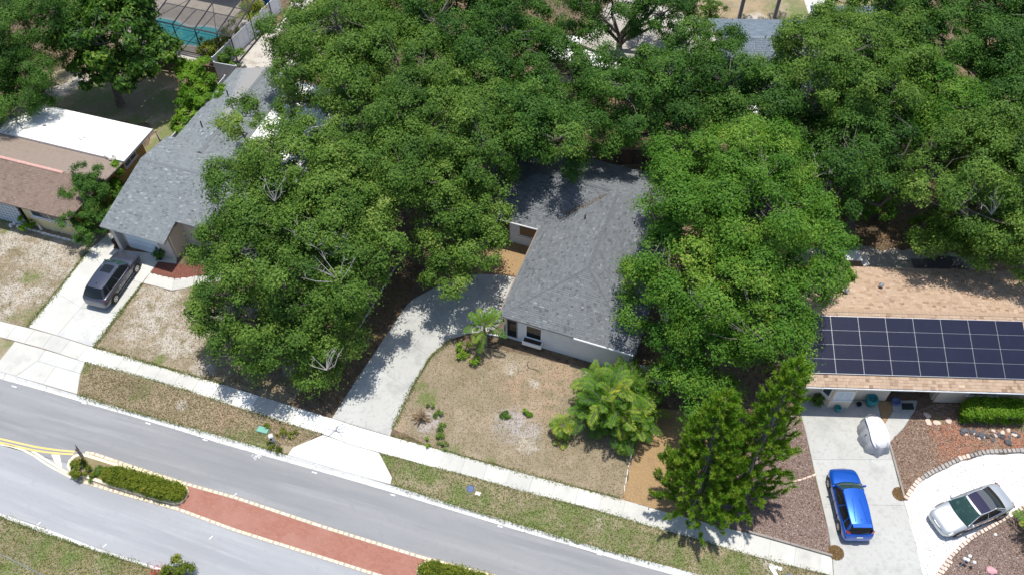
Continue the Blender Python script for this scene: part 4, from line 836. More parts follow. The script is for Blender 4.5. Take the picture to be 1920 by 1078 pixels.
tree('oak_tree', 'big spreading oak shading the pavement between the two grey houses', [(485, 520, 5.6, 3.7, 2.6), (590, 490, 6.8, 4.0, 2.8), (452, 616, 3.3, 2.3, 1.8), (560, 620, 3.7, 3.4, 2.3), (588, 684, 2.2, 1.8, 1.4), (408, 465, 5.5, 1.9, 1.6), (640, 560, 6, 2.0, 1.9), (385, 575, 4, 1.2, 1.1)], base=(545, 695), r0=.45, bare=[(625, 500, 9, .7), (620, 455, 9.4, .6), (605, 665, 6.5, .5), (570, 430, 9.5, .6)], tint=0.42, **oaks)
tree('oak_tree', 'oak overhanging the silver grey roof and white flat roof', [(575, 335, 8, 3.9, 2.8), (470, 390, 7, 3.1, 2.3), (640, 400, 7.5, 3.6, 2.5), (455, 215, 6.5, 1.6, 1.4), (500, 312, 6.5, 1.8, 1.5), (690, 340, 8, 3, 2.3), (440, 330, 6.5, 1.6, 1.4)], base=(570, 480), r0=.42, bare=[(520, 345, 10, .6)], tint=0.47, **oaks)
tree('oak_tree', 'broad oak west of the middle roof behind the driveway oak', [(790, 265, 8, 4.1, 3), (848, 330, 7, 2.7, 2.2), (720, 210, 8.5, 3.5, 2.6), (880, 200, 8, 2.7, 2.1), (730, 330, 8, 2.6, 2.1)], base=(800, 425), r0=.42, bare=[(640, 310, 9.5, .5)], tint=0.4, **oaks)
tree('oak_tree', 'small oak leaning over the shaded end of the middle driveway', [(870, 450, 5, 2.5, 2.1), (830, 405, 6, 2.2, 1.9), (908, 440, 4.6, 1.4, 1.2), (850, 512, 4, 1.5, 1.4), (900, 400, 5.5, 1.7, 1.5)], base=(835, 505), r0=.24, tint=0.46, **oaks)
tree('oak_tree', 'oak at the top beside the side yard and vinyl fence', [(640, 110, 8, 4.6, 3), (580, 88, 7, 2.5, 2.1), (740, 130, 8.5, 4, 2.8), (572, 150, 6, 1.4, 1.3), (565, 195, 5.2, 1.1, .9), (680, 40, 8, 3.5, 2.5), (600, 30, 7.5, 2.4, 2)], base=(660, 270), r0=.4, tint=0.43, **oaks)
tree('oak_tree', 'dark oak at the top centre left of the bare trunk', [(930, 75, 8, 4.0, 2.8), (850, 40, 8.5, 3.6, 2.5), (1010, 110, 7, 2.8, 2.3), (790, 15, 8.5, 3, 2.3), (960, 10, 8.5, 3, 2.3), (900, 140, 7, 2.8, 2.1)], base=(920, 225), r0=.4, tint=0.4, **dark)
tree('oak_tree', 'oak whose crown hangs over the shaded rear of the middle roof', [(985, 240, 7, 3.6, 2.7), (915, 235, 7, 2.6, 2.1), (1035, 210, 6.5, 2.2, 1.8), (1005, 290, 5.5, 2.1, 1.8)], base=(960, 330), r0=.36, tint=0.44, **dark)
tree('oak_tree', 'thin crowned oak with its dark trunk bare against the beige roof', [(1085, 55, 7, 2.0, 1.6), (1185, 8, 9.4, 1.5, 1.1), (1268, 40, 8, 2.5, 1.9), (1190, 55, 7, .6, .5), (1250, -20, 9, 2.4, 1.8), (1110, -10, 10, 1.8, 1.4)], base=(1146, 128), r0=.33, tint=0.36, **dark)
tree('oak_tree', 'wide oak behind the right end of the middle roof', [(1200, 175, 7, 3.5, 2.5), (1120, 150, 6.5, 2.0, 1.6), (1305, 150, 7, 3.6, 2.5), (1185, 250, 5, 2.4, 1.9), (1290, 235, 5.5, 2.6, 2), (1140, 272, 5, 1.8, 1.3), (1330, 215, 5.5, 2, 1.6)], base=(1235, 290), r0=.42, tint=0.42, **dark)
tree('oak_tree', 'tall bright green oak standing between middle and tan houses', [(1370, 350, 9, 4.0, 2.8), (1450, 440, 8, 3.9, 2.7), (1290, 420, 8, 3.3, 2.5), (1215, 548, 5.3, 2.0, 1.6), (1370, 540, 7, 3.9, 2.7), (1488, 400, 8, 2.4, 1.9), (1492, 520, 6, 1.8, 1.5), (1300, 640, 5, 2.6, 2.1), (1420, 630, 6, 3.0, 2.3), (1275, 735, 3.6, 1.8, 1.5), (1300, 330, 8, 1.8, 1.5), (1330, 720, 4, 2, 1.7), (1440, 305, 9, 2.4, 1.9)], base=(1375, 640), r0=.5, bare=[(1320, 545, 9, .6), (1450, 300, 11, .4), (1250, 590, 7, .4)], tint=.44, **bright)
tree('oak_tree', 'oak in front of the slate roofed house at upper right', [(1440, 205, 7, 3.3, 2.4), (1390, 165, 6.5, 2.1, 1.8), (1500, 265, 6, 2.5, 2), (1400, 250, 5.5, 2.0, 1.7), (1480, 130, 6.5, 1.6, 1.4), (1375, 75, 5.5, 1.1, 1.1)], base=(1440, 330), r0=.36, bare=[(1500, 115, 8, .4)], tint=0.4, **dark)
tree('oak_tree', 'large oak covering the right end of the slate roof', [(1590, 145, 9, 4.3, 3), (1530, 85, 8, 2.8, 2.2), (1650, 60, 9, 3.8, 2.7), (1650, 170, 8, 2.6, 2.1), (1610, 60, 8.5, 2.0, 1.7)], base=(1590, 310), r0=.42, tint=0.46, **oaks)
tree('oak_tree', 'yellow green oak rising among darker crowns at right', [(1715, 165, 8, 2.8, 2.2), (1770, 210, 7.5, 3.0, 2.2), (1700, 230, 6.5, 2, 1.7)], base=(1740, 330), r0=.34, m='lf_bright', tint=.36)
tree('oak_tree', 'great oak filling the top right corner', [(1780, 40, 9, 4.6, 3), (1880, 70, 9, 3.8, 2.9), (1710, 60, 8.5, 2.6, 2.1), (1850, 0, 9.5, 3.6, 2.6), (1960, 30, 9, 4, 3), (1860, 140, 7, 2, 1.7)], base=(1840, 215), r0=.45, tint=0.37, **dark)
tree('oak_tree', 'oak behind the tan roof casting shade over its shingles', [(1835, 330, 8, 3.7, 2.7), (1900, 280, 8, 3.3, 2.4), (1785, 415, 4.6, 2.1, 1.8), (1890, 420, 6.5, 3.1, 2.3), (1760, 270, 6, 1.9, 1.6), (1960, 360, 7.5, 3.6, 2.6), (1840, 455, 5.2, 1.9, 1.2), (1765, 452, 4.8, 1.5, 1.0), (1905, 468, 5.2, 1.9, 1.2)], base=(1850, 475), r0=.42, bare=[(1795, 240, 9, .5), (1870, 365, 9.6, .4)], tint=0.47, **oaks)
tree('oak_tree', 'dark oak with pale dead limbs right of the bright oak', [(1570, 320, 6.5, 2.8, 2.2), (1620, 250, 7.5, 2.6, 2.1), (1600, 195, 8, 2.6, 2.1), (1575, 395, 4.4, 1.6, 1.4), (1650, 330, 6, 1.7, 1.5)], base=(1590, 440), r0=.36, bare=[(1545, 300, 8.6, .6), (1565, 350, 7, .5)], tint=0.36, **dark)
tree('oak_tree', 'oak crown at the right edge below the top corner', [(1905, 190, 8, 2.8, 2.2), (1960, 220, 8, 3.2, 2.5)], base=(1920, 330), r0=.34, tint=0.4, **dark)
tree('fine_leaved_tree', 'feathery dark tree at the top left edge', [(25, 60, 7, 3.8, 3), (45, 150, 5, 2.3, 1.9), (0, 175, 4.6, 2.2, 1.8), (65, 15, 8, 3, 2.3), (-50, 90, 7, 4, 3), (88, 182, 3, 1.0, .9), (30, 200, 3.4, 1.8, 1.4), (60, 110, 5.5, 2, 1.6)], base=(30, 235), r0=.34, L=.12, Wd=.07, nleaf=160, m='lf_oak_dark')
tree('broad_leaved_tree', 'glossy broad leaved tree on the lawn behind the white flat roof', [(205, 60, 6, 3.3, 2.7), (165, 110, 5, 2.0, 1.7), (262, 110, 4.6, 1.8, 1.5), (150, 35, 7, 2.4, 2), (232, 15, 7.4, 2.3, 1.9), (297, 112, 3.8, 1.1, 1.), (120, 70, 5.5, 1.5, 1.3), (215, 128, 3.8, 2.0, 1.4), (170, 140, 3.4, 1.4, 1.1), (255, 140, 3.4, 1.3, 1.1)], base=(226, 196), r0=.3, L=.30, Wd=.21, nleaf=46, rc=.5, m='lf_big', spread=.22)
def shrub(name, label, lobes, m, cat='shrub', group=None, L=.13, Wd=.09, nleaf=130, dens=20, rc=.3, base=None, bough=.6, tone=.42, **k):
    lb = [(np.array(P(x, y, z)), r, rv) for x, y, z, r, rv in lobes]; org = np.append(np.mean([l[0][:2] for l in lb], axis=0), 0)
    if base: org = np.array(P(*base))
    t = thing(name, label, cat, tuple(org), 0, group); lb = [(c - org, r, rv) for c, r, rv in lb]
    C, T, D = clumps_of(lb, dens, -.6, bough); C[:, 2] = np.maximum(C[:, 2], .08); mb = MB()
    for i in rng.choice(len(C), min(len(C), 14), replace=False):
        c = C[i]; mb.tube([(c[0] * .2, c[1] * .2, -.05), c * np.array((.6, .6, .5)), c], [.035, .025, .008], 5, cap=False)
    mb.build('stem', 'bark', t)
    q, ti = foliage(C, T, rc, nleaf, L, Wd, D=D, base=tone, **k); q[:, :, 2] = np.maximum(q[:, :, 2], .02); quadmesh('foliage', q, ti, m, t); return t
shrub('lime_shrub', 'tall lime green shrub along the low vinyl fence', [(372, 150, 2.6, 1.5, 1.7), (385, 180, 2.3, 1.3, 1.4), (355, 205, 1.8, 1.2, 1.3), (338, 240, 1.3, .8, .9), (350, 130, 2.4, .9, .9)], 'lf_lime', L=.17, Wd=.09)
shrub('feathery_shrub', 'rounded feathery shrub at the corner of the brown roofed house', [(172, 352, 2.9, 1.5, 1.4), (160, 400, 1.9, 1.5, 1.4), (192, 383, 2.2, 1.3, 1.3), (180, 415, 1.4, 1.2, 1.1)], 'lf_oak_dark', L=.15, Wd=.055, nleaf=120, rc=.3)
shrub('climbing_vine', 'bright green vine beside the ochre end wall', [(219, 318, 2.3, .35, .5), (217, 345, 1.5, .4, .6), (224, 365, .8, .4, .5)], 'lf_lime', nleaf=90, dens=60, rc=.2)
shrub('rounded_bush', 'small clipped bush by the block screen of the brown house', [(47, 414, .7, .62, .6), (55, 420, .6, .5, .5)], 'lf_lime', dens=26, rc=.2, L=.08, Wd=.045)
shrub('understorey_shrub', 'low shrub in the shade behind the tan house', [(1770, 445, 1.4, 1.1, 1.), (1730, 420, 1.3, .9, .8)], 'lf_oak')
shrub('understorey_shrub', 'green shrub beside the bare red leaf litter at right', [(1640, 375, 1.5, 1.0, 1.), (1660, 395, 1.2, .8, .7)], 'lf_bright')
shrub('understorey_shrub', 'small shrub growing over the rear edge of the tan roof', [(1570, 512, 3.2, .9, .6), (1545, 505, 3.1, .8, .6), (1588, 520, 3.0, .5, .4)], 'lf_bright', base=(1560, 555))
shrub('pool_shrub', 'flowering shrub between pool cage and vinyl fence', [(418, 80, 1.2, 1.0, 1.), (405, 98, 1., .9, .8), (432, 62, 1.1, .8, .8), (385, 90, .8, .7, .6)], 'lf_hedge', L=.2, Wd=.08, nleaf=50)
shrub('silver_shrub', 'grey green shrub just inside the tall vinyl fence corner', [(440, 108, 1.2, .9, .9), (425, 115, 1., .7, .7)], 'lf_oak', L=.2, Wd=.08, nleaf=60)
shrub('far_bush', 'small thin bush left of the slate roof', [(1336, 18, 1.4, 1.1, 1.1), (1342, 34, .8, .7, .6)], 'lf_oak', nleaf=70)
def box_hedge(name, label, px, h0, m, group=None, dens=34):
    pts = poly(px); org = np.append(np.mean(pts, axis=0), 0); t = thing(name, label, 'hedge', tuple(org), 0, group); n = int(dens * 9)
    q2 = sample_poly(pts, n) - org[:2]; side_ = rng.random(n) < .35; z = np.where(side_, rng.uniform(.1, h0, n), h0 + rng.normal(0, .09, n))
    e = np.array(inset(pts, .05)) - org[:2]
    for i in np.where(side_)[0]:
        k = rng.integers(len(e)); f = rng.random(); q2[i] = e[k] * f + e[(k + 1) % len(e)] * (1 - f)
    C = np.c_[q2, z]; MB().prism([tuple(p) for p in inset([tuple(np.array(p) - org[:2]) for p in pts], .18)], 0, h0 - .15).build('branch_core', 'bark', t)
    q, ti = foliage(C, rng.normal(0, .10, n), .22, 75, .085, .06, base=.5); quadmesh('foliage', q, ti, m, t); return t
box_hedge('clipped_hedge', 'clipped hedge against the front wall of the tan house', [(1800, 792), (1912, 795), (1910, 768), (1803, 764)], 1.05, 'lf_lime', dens=60)
# median planting
shrub('median_bush', 'round bush at the left tip of the planted island', [(153, 876, .42, .62, .5), (147, 879, .36, .45, .4)], 'lf_hedge', dens=90, rc=.15, L=.075, Wd=.055, nleaf=70, bough=.3, tone=.52)
for lab, px in (('ragged hedge bush next to the bare gap in the island', [(200, 886), (231, 882), (225, 910), (197, 902)]), ('ragged hedge bush in the middle of the island row', [(229, 881), (268, 893), (262, 922), (223, 910)]), ('ragged hedge bush third along the island row', [(266, 892), (305, 904), (299, 934), (260, 922)]), ('ragged hedge bush at the brick paved end of the island', [(303, 903), (338, 912), (349, 922), (337, 941), (298, 934)])):
    box_hedge('median_hedge', lab, px, .42, 'lf_hedge', dens=17, group='hedge bushes on the planted island')
shrub('island_ground_cover', 'low scraggy plant beside the sign in the island gap', [(182, 885, .12, .3, .15), (178, 893, .12, .28, .15), (190, 882, .1, .25, .12)], 'lf_oak', dens=40, rc=.12, L=.07, Wd=.04, nleaf=50)
box_hedge('median_bush', 'yellow green bush on the second island at the bottom edge', [(786, 1072), (798, 1058), (825, 1060), (900, 1080), (970, 1102), (900, 1112), (800, 1082)], .42, 'lf_hedge', dens=30)
s_ = shrub('roadside_shrub', 'flowering shrub at the bottom kerb with red blooms', [(330, 1070, .6, .7, .55), (345, 1082, .5, .7, .5), (318, 1080, .4, .4, .35)], 'lf_hedge', dens=24, rc=.22, L=.11, Wd=.06, nleaf=80)
n = 160; c0 = np.array(P(295, 1070, .3)) - np.array(s_.location); pos = c0 + rng.normal(size=(n, 3)) * (.28, .2, .08); quadmesh('blossom', leaf_quads(pos, unit(rng.normal(size=(n, 3)) + (0, 0, 1)), .06, .06), rng.random(n), 'flower', s_)
s_ = shrub('lantana_patch', 'straggly weeds around the utility pedestal on the verge', [(528, 812, .12, .36, .15), (548, 816, .1, .32, .12), (506, 834, .15, .25, .2), (522, 846, .15, .28, .2), (502, 798, .1, .2, .12)], 'lf_hedge', dens=24, rc=.12, L=.08, Wd=.05, nleaf=22, bough=.2)
BED = [('green tussock at the corner of the driveway plant bed', 828, 798, .30), ('grey green tussock by the lower plant bed', 825, 815, .26), ('leafy plant at the pavement edge of the plant bed', 800, 828, .38), ('dull tussock next to the pavement right of the plant bed', 830, 834, .32), ('dull green tussock above the round green one', 822, 776, .30), ('grassy tussock at the top of the driveway plant bed', 810, 758, .36)]
for lab, x, y, r in BED: shrub('tussock', lab, [(x, y, .12, r, .18)], 'lf_oak' if r != .38 else 'lf_lime', cat='plant', dens=50, rc=.12, L=.1, Wd=.035, nleaf=22, bough=.2, tone=.55, group='plants in the driveway bed')
shrub('yellow_shrub', 'yellow green shrub left of the small palm by the driveway', [(869, 653, .4, .42, .35), (864, 662, .3, .3, .25)], 'lf_lime', dens=30, rc=.16, L=.14, Wd=.045, nleaf=26, bough=.3, tone=.68)
shrub('yellow_shrub', 'yellow green shrub just below the small palm trunk', [(892, 675, .35, .38, .32)], 'lf_lime', dens=30, rc=.16, L=.14, Wd=.045, nleaf=26, bough=.3, tone=.68)
shrub('lawn_plant', 'yellow green plant in the grey mulch ring on the lawn', [(987, 773, .15, .25, .18)], 'lf_lime', cat='plant', dens=80, rc=.12, L=.13, Wd=.04, nleaf=40)
shrub('lawn_plant', 'small dark green plant left in the grey mulch ring', [(947, 778, .12, .25, .15)], 'lf_oak', cat='plant', dens=60, rc=.12, L=.13, Wd=.04, nleaf=30)

# palms
def frond(acc, tin, rach, base, az, el, ln, droop, pairs=22, ll=.5, lw=.05, tint=.4, vee=.5):
    d = np.array((math.cos(az) * math.cos(el), math.sin(az) * math.cos(el), math.sin(el))); p = np.array(base, float); pts = [p.copy()]; st = 10
    for i in range(st):
        d = unit(d + np.array((0, 0, -droop / st))); p = p + d * ln / st; pts.append(p.copy())
    rach.tube(pts, list(np.linspace(.022, .006, len(pts))), 4, cap=False); P_ = np.array(pts)
    for i in range(pairs):
        s = .16 + .84 * i / (pairs - 1); f = s * st; k = min(int(f), st - 1); q = P_[k] + (P_[k + 1] - P_[k]) * (f - k); t = unit(P_[k + 1] - P_[k]); sd = unit(np.cross(t, (0, 0, 1))); up = np.cross(sd, t)
        L = ll * (math.sin(math.pi * min(1, .12 + s * .86)) ** .6) * random.uniform(.85, 1.1)
        for sg in (-1, 1):
            dv = unit(sd * sg * .85 + t * .6 + up * vee * .5 + rng.normal(size=3) * .07); tip = q + dv * L - np.array((0, 0, L * .42 * random.uniform(.4, 1.3))); md = q + dv * L * .5; wv = unit(np.cross(dv, up)) * 0 + t * lw * .5
            acc.append([q, md + wv, tip, md - wv]); tin.append(tint + random.gauss(0, .10) + .18 * (s - .5))
def palm(name, label, base, stems, nf, ln, m='lf_palm', cat='palm', th=.09, ll=.5, lw=.06, pairs=22, droop=1.3, elr=(10, 75), trunk_m='bark_palm', tint=.4, dead=0, group=None):
    """stems: list of (dx, dy, height, lean x, lean y)"""
    t = thing(name, label, cat, P(*base), 0, group); acc, tin = [], []; rach = MB(); tr = MB(); dq, dt = [], []
    for dx, dy, hgt, lx, ly in stems:
        top = np.array((dx + lx, dy + ly, hgt)); tr.tube([(dx, dy, -.1), (dx + lx * .4, dy + ly * .4, hgt * .55), top], [th * 1.25, th, th * .85], 8)
        for i in range(nf):
            az = i * 2.4 + random.uniform(-.4, .4); e = R(random.uniform(*elr)); frond(acc, tin, rach, top, az, e, ln * random.uniform(.8, 1.12), droop * random.uniform(.8, 1.2), pairs, ll, lw, tint + random.gauss(0, .2))
        for i in range(dead): frond(dq, dt, rach, top - np.array((0, 0, .15)), random.uniform(0, 6.28), R(-30), ln * .7, 1.6, pairs, ll, lw, .5)
    tr.build('trunk', trunk_m, t, smooth=True); rach.build('midribs', 'bark_palm', t); quadmesh('fronds', np.array(acc), np.array(tin), m, t)
    if dead: quadmesh('dead_fronds', np.array(dq), np.array(dt), 'lf_dry', t)
    return t
palm('small_palm', 'small feather palm beside the front corner of the middle house', (912, 648), [(0, 0, 1.9, -.1, .1)], 14, 1.55, th=.08, ll=.46, lw=.065, tint=.38, pairs=28)
st = []
for i in range(26):
    a = random.uniform(0, 6.28); r = 1.6 * math.sqrt(random.random()); st.append((r * .6 * math.cos(a), r * .6 * math.sin(a), random.uniform(1.3, 3.0) - r * .3, r * .55 * math.cos(a), r * .55 * math.sin(a)))
palm('areca_palm', 'large dense clump of feather palms in front of the middle house', (1150, 775), st, 12, 1.6, th=.045, ll=.46, lw=.062, pairs=28, tint=.30, dead=1, elr=(5, 80))
palm('young_palm', 'young round headed palm left of the large palm clump', (1053, 815), [(0, 0, .9, 0, .05)], 22, .85, th=.09, ll=.38, lw=.05, pairs=18, tint=.55, droop=1.6, elr=(-10, 80))
palm('pup_palm', 'tiny yellowing palm pup below the young palm', (1052, 832), [(0, 0, .1, 0, 0)], 6, .55, th=.04, ll=.2, lw=.05, pairs=10, tint=.75, elr=(0, 50))
palm('bromeliad', 'rust coloured spiky bromeliad in the driveway plant bed', (789, 785), [(0, 0, .15, 0, 0)], 14, .6, m='lf_dry', cat='plant', th=.05, ll=.12, lw=.07, pairs=10, droop=.9, tint=.25)
palm('fan_palm', 'yellow green palm at the right edge beside the silver car', (1925, 1000), [(0, 0, .7, 0, 0), (.5, .4, .9, .1, .1)], 12, 1.3, th=.07, ll=.4, lw=.08, pairs=16, tint=.6)
palm('tall_palm', 'tall palm with grey trunk in front of the pool cage', (305, 90), [(0, 0, 7.5, .1, .2)], 14, 2.4, th=.22, ll=.7, lw=.09, tint=.3)
palm('yellow_palm', 'yellow green palm by the pool cage corner', (470, 55), [(0, 0, 1.6, .1, 0), (.4, .3, 1.3, .1, .1)], 9, 1.6, th=.06, ll=.5, lw=.09, tint=.65)
palm('street_palm', 'left of the two slim palms on the far lawn', (1386, 34), [(0, 0, 7.5, .2, .1)], 12, 2.3, th=.15, ll=.6, lw=.09, group='palms on the far lawn')
palm('street_palm', 'right of the two slim palms on the far lawn', (1452, 32), [(0, 0, 7.5, .3, .1)], 12, 2.3, th=.15, ll=.6, lw=.09, group='palms on the far lawn')
palm('cabbage_palm', 'pale palm crown showing between the oaks at right edge', (1905, 200), [(0, 0, 6.0, 0, 0)], 16, 1.9, th=.16, ll=.6, lw=.08, tint=.35)
palm('cabbage_palm', 'small grey green palm behind the rear edge of tan roof', (1830, 530), [(0, 0, 3.2, 0, 0)], 14, 1.1, th=.1, ll=.4, lw=.07, tint=.3)
# pines at the pavement
def pine(name, label, base, top, hgt, r, n=150, thin=False):
    b = np.array(P(*base)); tp = np.array(P(top[0], top[1], hgt)) - b; t = thing(name, label, 'pine', tuple(b)); mb = MB(); mb.tube([(0, 0, -.1), tp * .35 + (-.1, 0, 0), tp * .7, tp], [.22, .17, .10, .03], 9); mb.build('trunk', 'bark_grey', t, smooth=True)
    C, br = [], MB()
    for i in range(n):
        f = .06 + .93 * (i / n); az = i * 2.399 + random.uniform(-.2, .2); ln = r * (1 - f) ** .8 * random.uniform(.65, 1.1) + .2; p0 = tp * f
        if thin and math.cos(az) > .2 and random.random() < .45: continue
        d = np.array((math.cos(az), math.sin(az), .12)); tip = p0 + d * ln + np.array((0, 0, .15 * ln))
        br.tube([p0, p0 + d * ln * .5 - np.array((0, 0, .08 * ln)), tip], [.03, .02, .008], 4, cap=False); k = max(3, int(ln / .27))
        for j in range(k):
            s = .35 + .65 * (j + 1) / k; C.append(p0 + d * ln * s + np.array((0, 0, .15 * ln * s * s)))
    br.build('branches', 'bark', t); C = np.array(C) + rng.normal(size=(len(C), 3)) * .07
    axis = C - np.outer(np.clip(C[:, 2] / tp[2], 0, 1), tp); axis[:, 2] = 0; dr = unit(unit(axis) * .55 + (0, 0, .9) + rng.normal(size=C.shape) * .15); m = 95
    idx = np.repeat(np.arange(len(C)), m); tw = rng.normal(0, .16, len(C)); up_ = dr[idx]; nd = unit(up_ + rng.normal(size=up_.shape) * .75); b0 = C[idx] + up_ * rng.uniform(-.1, .42, (len(idx), 1)); ln = rng.uniform(.14, .26, (len(idx), 1)); sd = unit(np.cross(nd, rng.normal(size=nd.shape))) * .019
    quadmesh('crown', np.stack([b0 - sd, b0 + sd, b0 + nd * ln], axis=1), .66 + tw[idx] + rng.normal(0, .13, len(idx)), 'lf_pine', t)
pine('pine_tree', 'leaning pine whose tip reaches the tan roof corner', (1378, 938), (1498, 685), 11.0, 2.3, 190, True)
pine('pine_tree', 'pine casting its shade across the pavement slabs', (1302, 955), (1360, 745), 9.0, 2.7, 200)
# loose ground cover: blades, chips and fallen leaves, nobody could count them
def scatter(name, label, cat, areas, m, n, L, Wd, up, zmax, tint=(.5, .22)):
    tot = []; ar = []
    for pts in areas:
        a = np.array(pts); ar.append(abs(np.sum(a[:, 0] * np.roll(a[:, 1], -1) - np.roll(a[:, 0], -1) * a[:, 1])) / 2)
    for pts, w in zip(areas, ar): tot.append(sample_poly(pts, int(n * w / sum(ar))))
    xy = np.vstack(tot); k = len(xy); d = rng.normal(size=(k, 3)) + np.array((0, 0, up))
    q = leaf_quads(np.c_[xy, rng.uniform(.02, zmax, k)], unit(d), L * rng.uniform(.6, 1.4, k), Wd * rng.uniform(.6, 1.4, k)); o = quadmesh(name, q, rng.normal(tint[0], tint[1], k), m); tag(o, label, cat, kind='stuff')
pp = lambda px: poly(px)
scatter('dry_grass', 'short dry grass blades over the front lawns', 'grass', [LAWNS['lawn_left'], LAWNS['lawn_mid'], LAWNS['lawn_center']], 'blade_dry', 48000, .10, .032, .4, .05, (.55, .2))
scatter('verge_blades', 'greener grass on the right hand and southern verges', 'grass', [pp(VERGE_R), LAWNS['lawn_south']], 'blade_green', 34000, .11, .035, .4, .06, (.45, .25))
scatter('dry_verge_blades', 'dry grass on the verge left of the middle driveway', 'grass', [pp([(152, 699), (162, 681), (352, 735), (547, 798), (600, 814), (549, 837), (460, 828), (238, 767), (148, 738)])], 'blade_dry', 12000, .11, .035, .4, .06, (.4, .25))
scatter('bark_chips', 'loose bark chips and pebbles on the planting beds', 'bark chips', [LAWNS['mulch_brown'], LAWNS['pebble_bed'], pp([(1402, 997), (1559, 1041), (1527, 895), (1500, 775), (1470, 775), (1340, 965)])], 'chip', 30000, .085, .055, 1.2, .05, (.5, .25))
def edge_blades(name, label, lines, n, m, tint):
    pts = []
    for ln in lines:
        a, sl = arclen(ln); t = rng.uniform(0, sl[-1], n); p = np.stack([np.interp(t, sl, a[:, 0]), np.interp(t, sl, a[:, 1])], 1); w = .05 + .09 * np.abs(np.sin(t * 1.7) * np.sin(t * .43 + 1)); pts.append(p + rng.normal(size=p.shape) * w[:, None])
    xy = np.vstack(pts); k = len(xy); q = leaf_quads(np.c_[xy, rng.uniform(.03, .07, k)], unit(rng.normal(size=(k, 3)) + (0, 0, .5)), .11 * rng.uniform(.6, 1.4, k), .035 * rng.uniform(.6, 1.4, k)); tag(quadmesh(name, q, rng.normal(tint, .25, k), m), label, 'grass', kind='stuff')
edge_blades('edge_grass', 'grass creeping over pavement and kerb edges', [poly([(160, 679), (260, 705), (352, 732), (460, 768), (547, 796), (604, 813)]), poly([(711, 849), (815, 876), (978, 920), (1150, 965), (1322, 1015), (1461, 1055), (1560, 1079)]), poly([(740, 909), (840, 943), (984, 986), (1116, 1025), (1240, 1057)]), poly([(146, 740), (238, 769), (392, 811), (538, 852)]), poly([(735, 817), (826, 843), (945, 877), (1072, 911), (1165, 935)]), poly([(177, 651), (305, 688), (416, 719)]), poly([(736, 803), (776, 720), (807, 669), (847, 636)]), poly([(0, 968), (55, 990), (168, 1029), (280, 1064)]), poly([(176, 651), (232, 578), (267, 532)]), poly([(52, 613), (106, 549), (167, 470)])], 1500, 'blade_green', .55)
scatter('gravel_specks', 'dark grit and leaf bits on the white gravel', 'gravel', [LAWNS['gravel_white']], 'speck', 1500, .075, .05, 1.5, .035)
scatter('fallen_leaves', 'dry leaves lying under the oaks', 'leaf litter', [pp([(420, 715), (560, 745), (640, 770), (750, 580), (800, 500), (700, 480), (560, 600)]), pp([(1500, 260), (1900, 260), (1900, 470), (1560, 470)]), pp([(950, 300), (1330, 300), (1330, 200), (950, 200)])], 'lf_dry', 26000, .10, .06, 1.5, .05)


